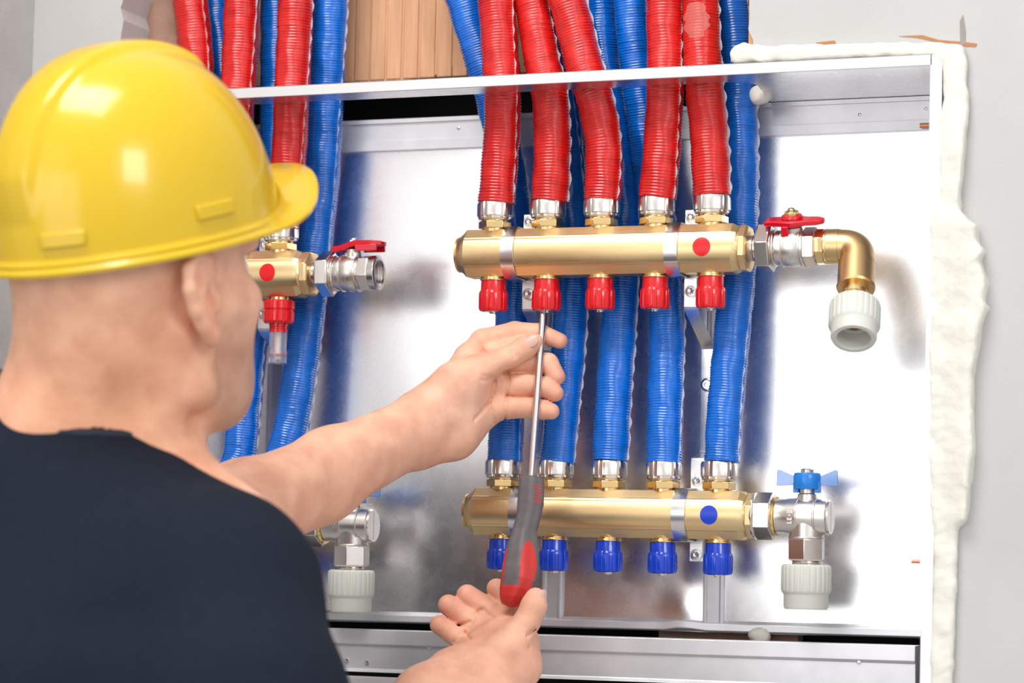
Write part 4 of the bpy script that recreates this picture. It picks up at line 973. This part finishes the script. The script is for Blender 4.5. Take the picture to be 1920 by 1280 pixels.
# torso under a t-shirt
S = lambda x, y, z: PZ(x, y, z)
def torso(F_, off):
    F_.cone(S(110, 935, 1.80), S(415, 1108, 1.68), .064+off, .058+off, .03)
    F_.cone(S(415, 1112, 1.68), S(455, 1330, 1.62), .058+off, .060+off, .03)
    F_.cone(S(455, 1330, 1.62), S(640, 1640, 1.66), .060+off, .050+off, .03)
    F_.cone(S(-190, 885, 1.83), S(10, 893, 1.785), .062+off, .063+off, .03); F_.cone(S(10, 893, 1.785), S(150, 960, 1.78), .063+off, .060+off, .03)
    F_.cone(S(-140, 1000, 1.92), S(150, 1060, 2.02), .060+off, .050+off, .03)
    F_.cone(S(80, 1080, 1.82), S(60, 1700, 1.78), .120+off, .155+off, .05)
    F_.cone(S(250, 1150, 1.76), S(200, 1700, 1.74), .090+off, .135+off, .05)
    F_.cone(S(150, 1000, 1.74), S(100, 1300, 1.68), .060+off, .080+off, .05)
lo = np.minimum(S(-330, 1500, 1.6), S(-330, 700, 2.0))-.12; hi = np.maximum(S(700, 700, 2.05), S(700, 1700, 1.6))+.10
lo[2] = S(0, 1520, 1.6)[2]
tf = Field(lo, hi, .0042); torso(tf, .004)
sl, X = tf._sub(tf.lo, tf.lo+tf.h*tf.n, 0)
tf.f[sl] += .0030*noise3(X, 42, 2)+.0014*noise3(X, 110, 4)
def neckcut(X, r0):
    a = np.array(L(-.028, 0, -.045)); b_ = np.array(S(140, 815, 1.79)); ab = b_-a
    return a, b_
body_f = tf.f.copy()
# neckline: carve a tilted disc-shaped hole round the neck
nc_top = S(175, 560, 1.74); nc_bot = S(172, 800, 1.785)
def cut_dist(X, r):
    a = nc_top.astype(np.float32); b_ = nc_bot.astype(np.float32); ab = b_-a; t = np.clip(((X-a)@ab)/float(ab@ab), 0, 1)
    return np.linalg.norm(X-a-t[..., None]*ab, axis=-1)-r
RC = .0612
cdst = cut_dist(X, RC).astype(np.float32)
F1 = np.maximum(body_f[sl], -cdst)
tf.f[sl] = F1; F1m = tf.mesh()
tf.f[sl] = np.maximum(np.maximum(body_f[sl]-.0018, -cdst+.0008), cdst-.0105)
Fm = tf.mesh()
sdf_object('t_shirt', [F1m], M['shirt'], person, tuple(HC), None, smooth=3)
sdf_object('collar', [Fm], M['collar'], person, tuple(HC), None, smooth=2)

# ------------------------------------------------------------------ hard hat
HH = PZ(260.7, 447.7, ZH)
hat = empty('hard_hat', tuple(HH)); tag(hat, 'yellow plastic hard hat worn by the man, its peak pointing at the pipes', 'hard hat')
U0, W0, AA, BB, HT = 0, 0, .1125, .0915, .1360
def hat_pt(th, t, out=0.0):
    """th: angle round, t: 0 rim .. 1 crown"""
    c, s = math.cos(th), math.sin(th); e = 2.35
    h_ = HT*math.sin(t*math.pi/2)**.96; r_ = (max(0, 1-(h_/HT)**e))**(1/e)
    r_ *= 1-.03*(h_/HT)
    u, v_ = AA*c*r_, BB*s*r_
    # central ridge that stops short above the peak
    aw = abs(v_); rd = 0
    if aw < .030:
        q = 1/(1+math.exp((aw-.021)/.0016)); fr_ = 1/(1+math.exp((u-.066)/.0022)); rd = .0058*q*fr_*min(1, max(0, (h_-.030)/.03))
    return u, v_, h_, rd
b = MB(); NTH, NTT = 240, 70; rings = []
for i in range(NTT+1):
    t = (i/NTT)**1.15*.9995; ring = []
    for j in range(NTH):
        th_ = 2*math.pi*j/NTH; u, v_, h_, rd = hat_pt(th_, t); nrm = Vector((u/AA**2, v_/BB**2, max(.0, h_)/HT**2*1.2)).normalized()*rd
        ring.append(tuple(fw*(U0+u+nrm.x)+sdv*(v_+nrm.y)+w_*(W0+h_+nrm.z)))
    rings.append(ring)
b.loft(rings, cap=False); N0 = len(rings)-1
b.f.append(tuple(N0*NTH+j for j in range(NTH)))
o = b.build('shell', M['yellow'], hat, angle=60); s_ = o.modifiers.new('thick', 'SOLIDIFY'); s_.thickness = .0025; s_.offset = -1
# rim with peak: cross-section swept round
b = MB(); rings = []
for j in range(NTH):
    th_ = 2*math.pi*j/NTH; c, s = math.cos(th_), math.sin(th_); a_ = (th_+math.pi) % (2*math.pi)-math.pi
    pk = math.exp(-(abs(a_+.05)/.85)**3); ex = .0060+.036*pk; dz = .0035*pk*0-.004
    q = Vector((AA*c, BB*s, 0)); n_ = Vector((c/AA, s/BB, 0)).normalized()
    if pk > .01: n_ = (n_*(1-.55*pk)+Vector((1, 0, 0))*.55*pk).normalized()
    def pt(o_, z_): v3 = q+n_*o_; return tuple(fw*(U0+v3.x)+sdv*v3.y+w_*(W0+z_+.75*max(0, o_)*pk-.9*pk*(v3.y**2)))
    sec = [(-.0025, .004+.018*pk), (.0015, .0060+.020*pk), (.004, .0022+.016*pk), (ex*.5, .0010+.009*pk), (ex-.001, -.0015), (ex, -.0028), (ex-.0006, -.0052), (ex-.0030, -.0052), (ex*.5, -.0024), (.0, -.0030), (-.0025, -.0030)]
    rings.append([pt(*k_) for k_ in sec])
rings.append(rings[0]); b.loft(rings, cap=False); b.build('brim', M['yellow'], hat, angle=50)
# accessory slots on the near side and the rear
for th0, wl in ((-0, 0),):
    pass
def boss(th_mid, half, z0, z1, name='slot_cover'):
    b = MB(); rings = []
    for i in range(13):
        th_ = th_mid+half*(i/12*2-1); ring = []
        for (zz, off) in ((z0, -.001), (z0, .0030), (z1, .0030), (z1, -.001)):
            k_ = (zz/HT); r_ = (1-k_**2.35)**(1/2.35)*(1-.03*k_); c, s = math.cos(th_), math.sin(th_)
            q = Vector((AA*c*r_, BB*s*r_, zz)); n_ = Vector((c/AA, s/BB, .1)).normalized(); q = q+n_*off
            ring.append(tuple(fw*(U0+q.x)+sdv*q.y+w_*(W0+q.z)))
        rings.append(ring)
    b.loft(rings); b.build(name, M['yellow'], hat, bevel=.001)
boss(math.radians(92), math.radians(8.5), .017, .027)
boss(math.radians(153), math.radians(9.5), .014, .024)
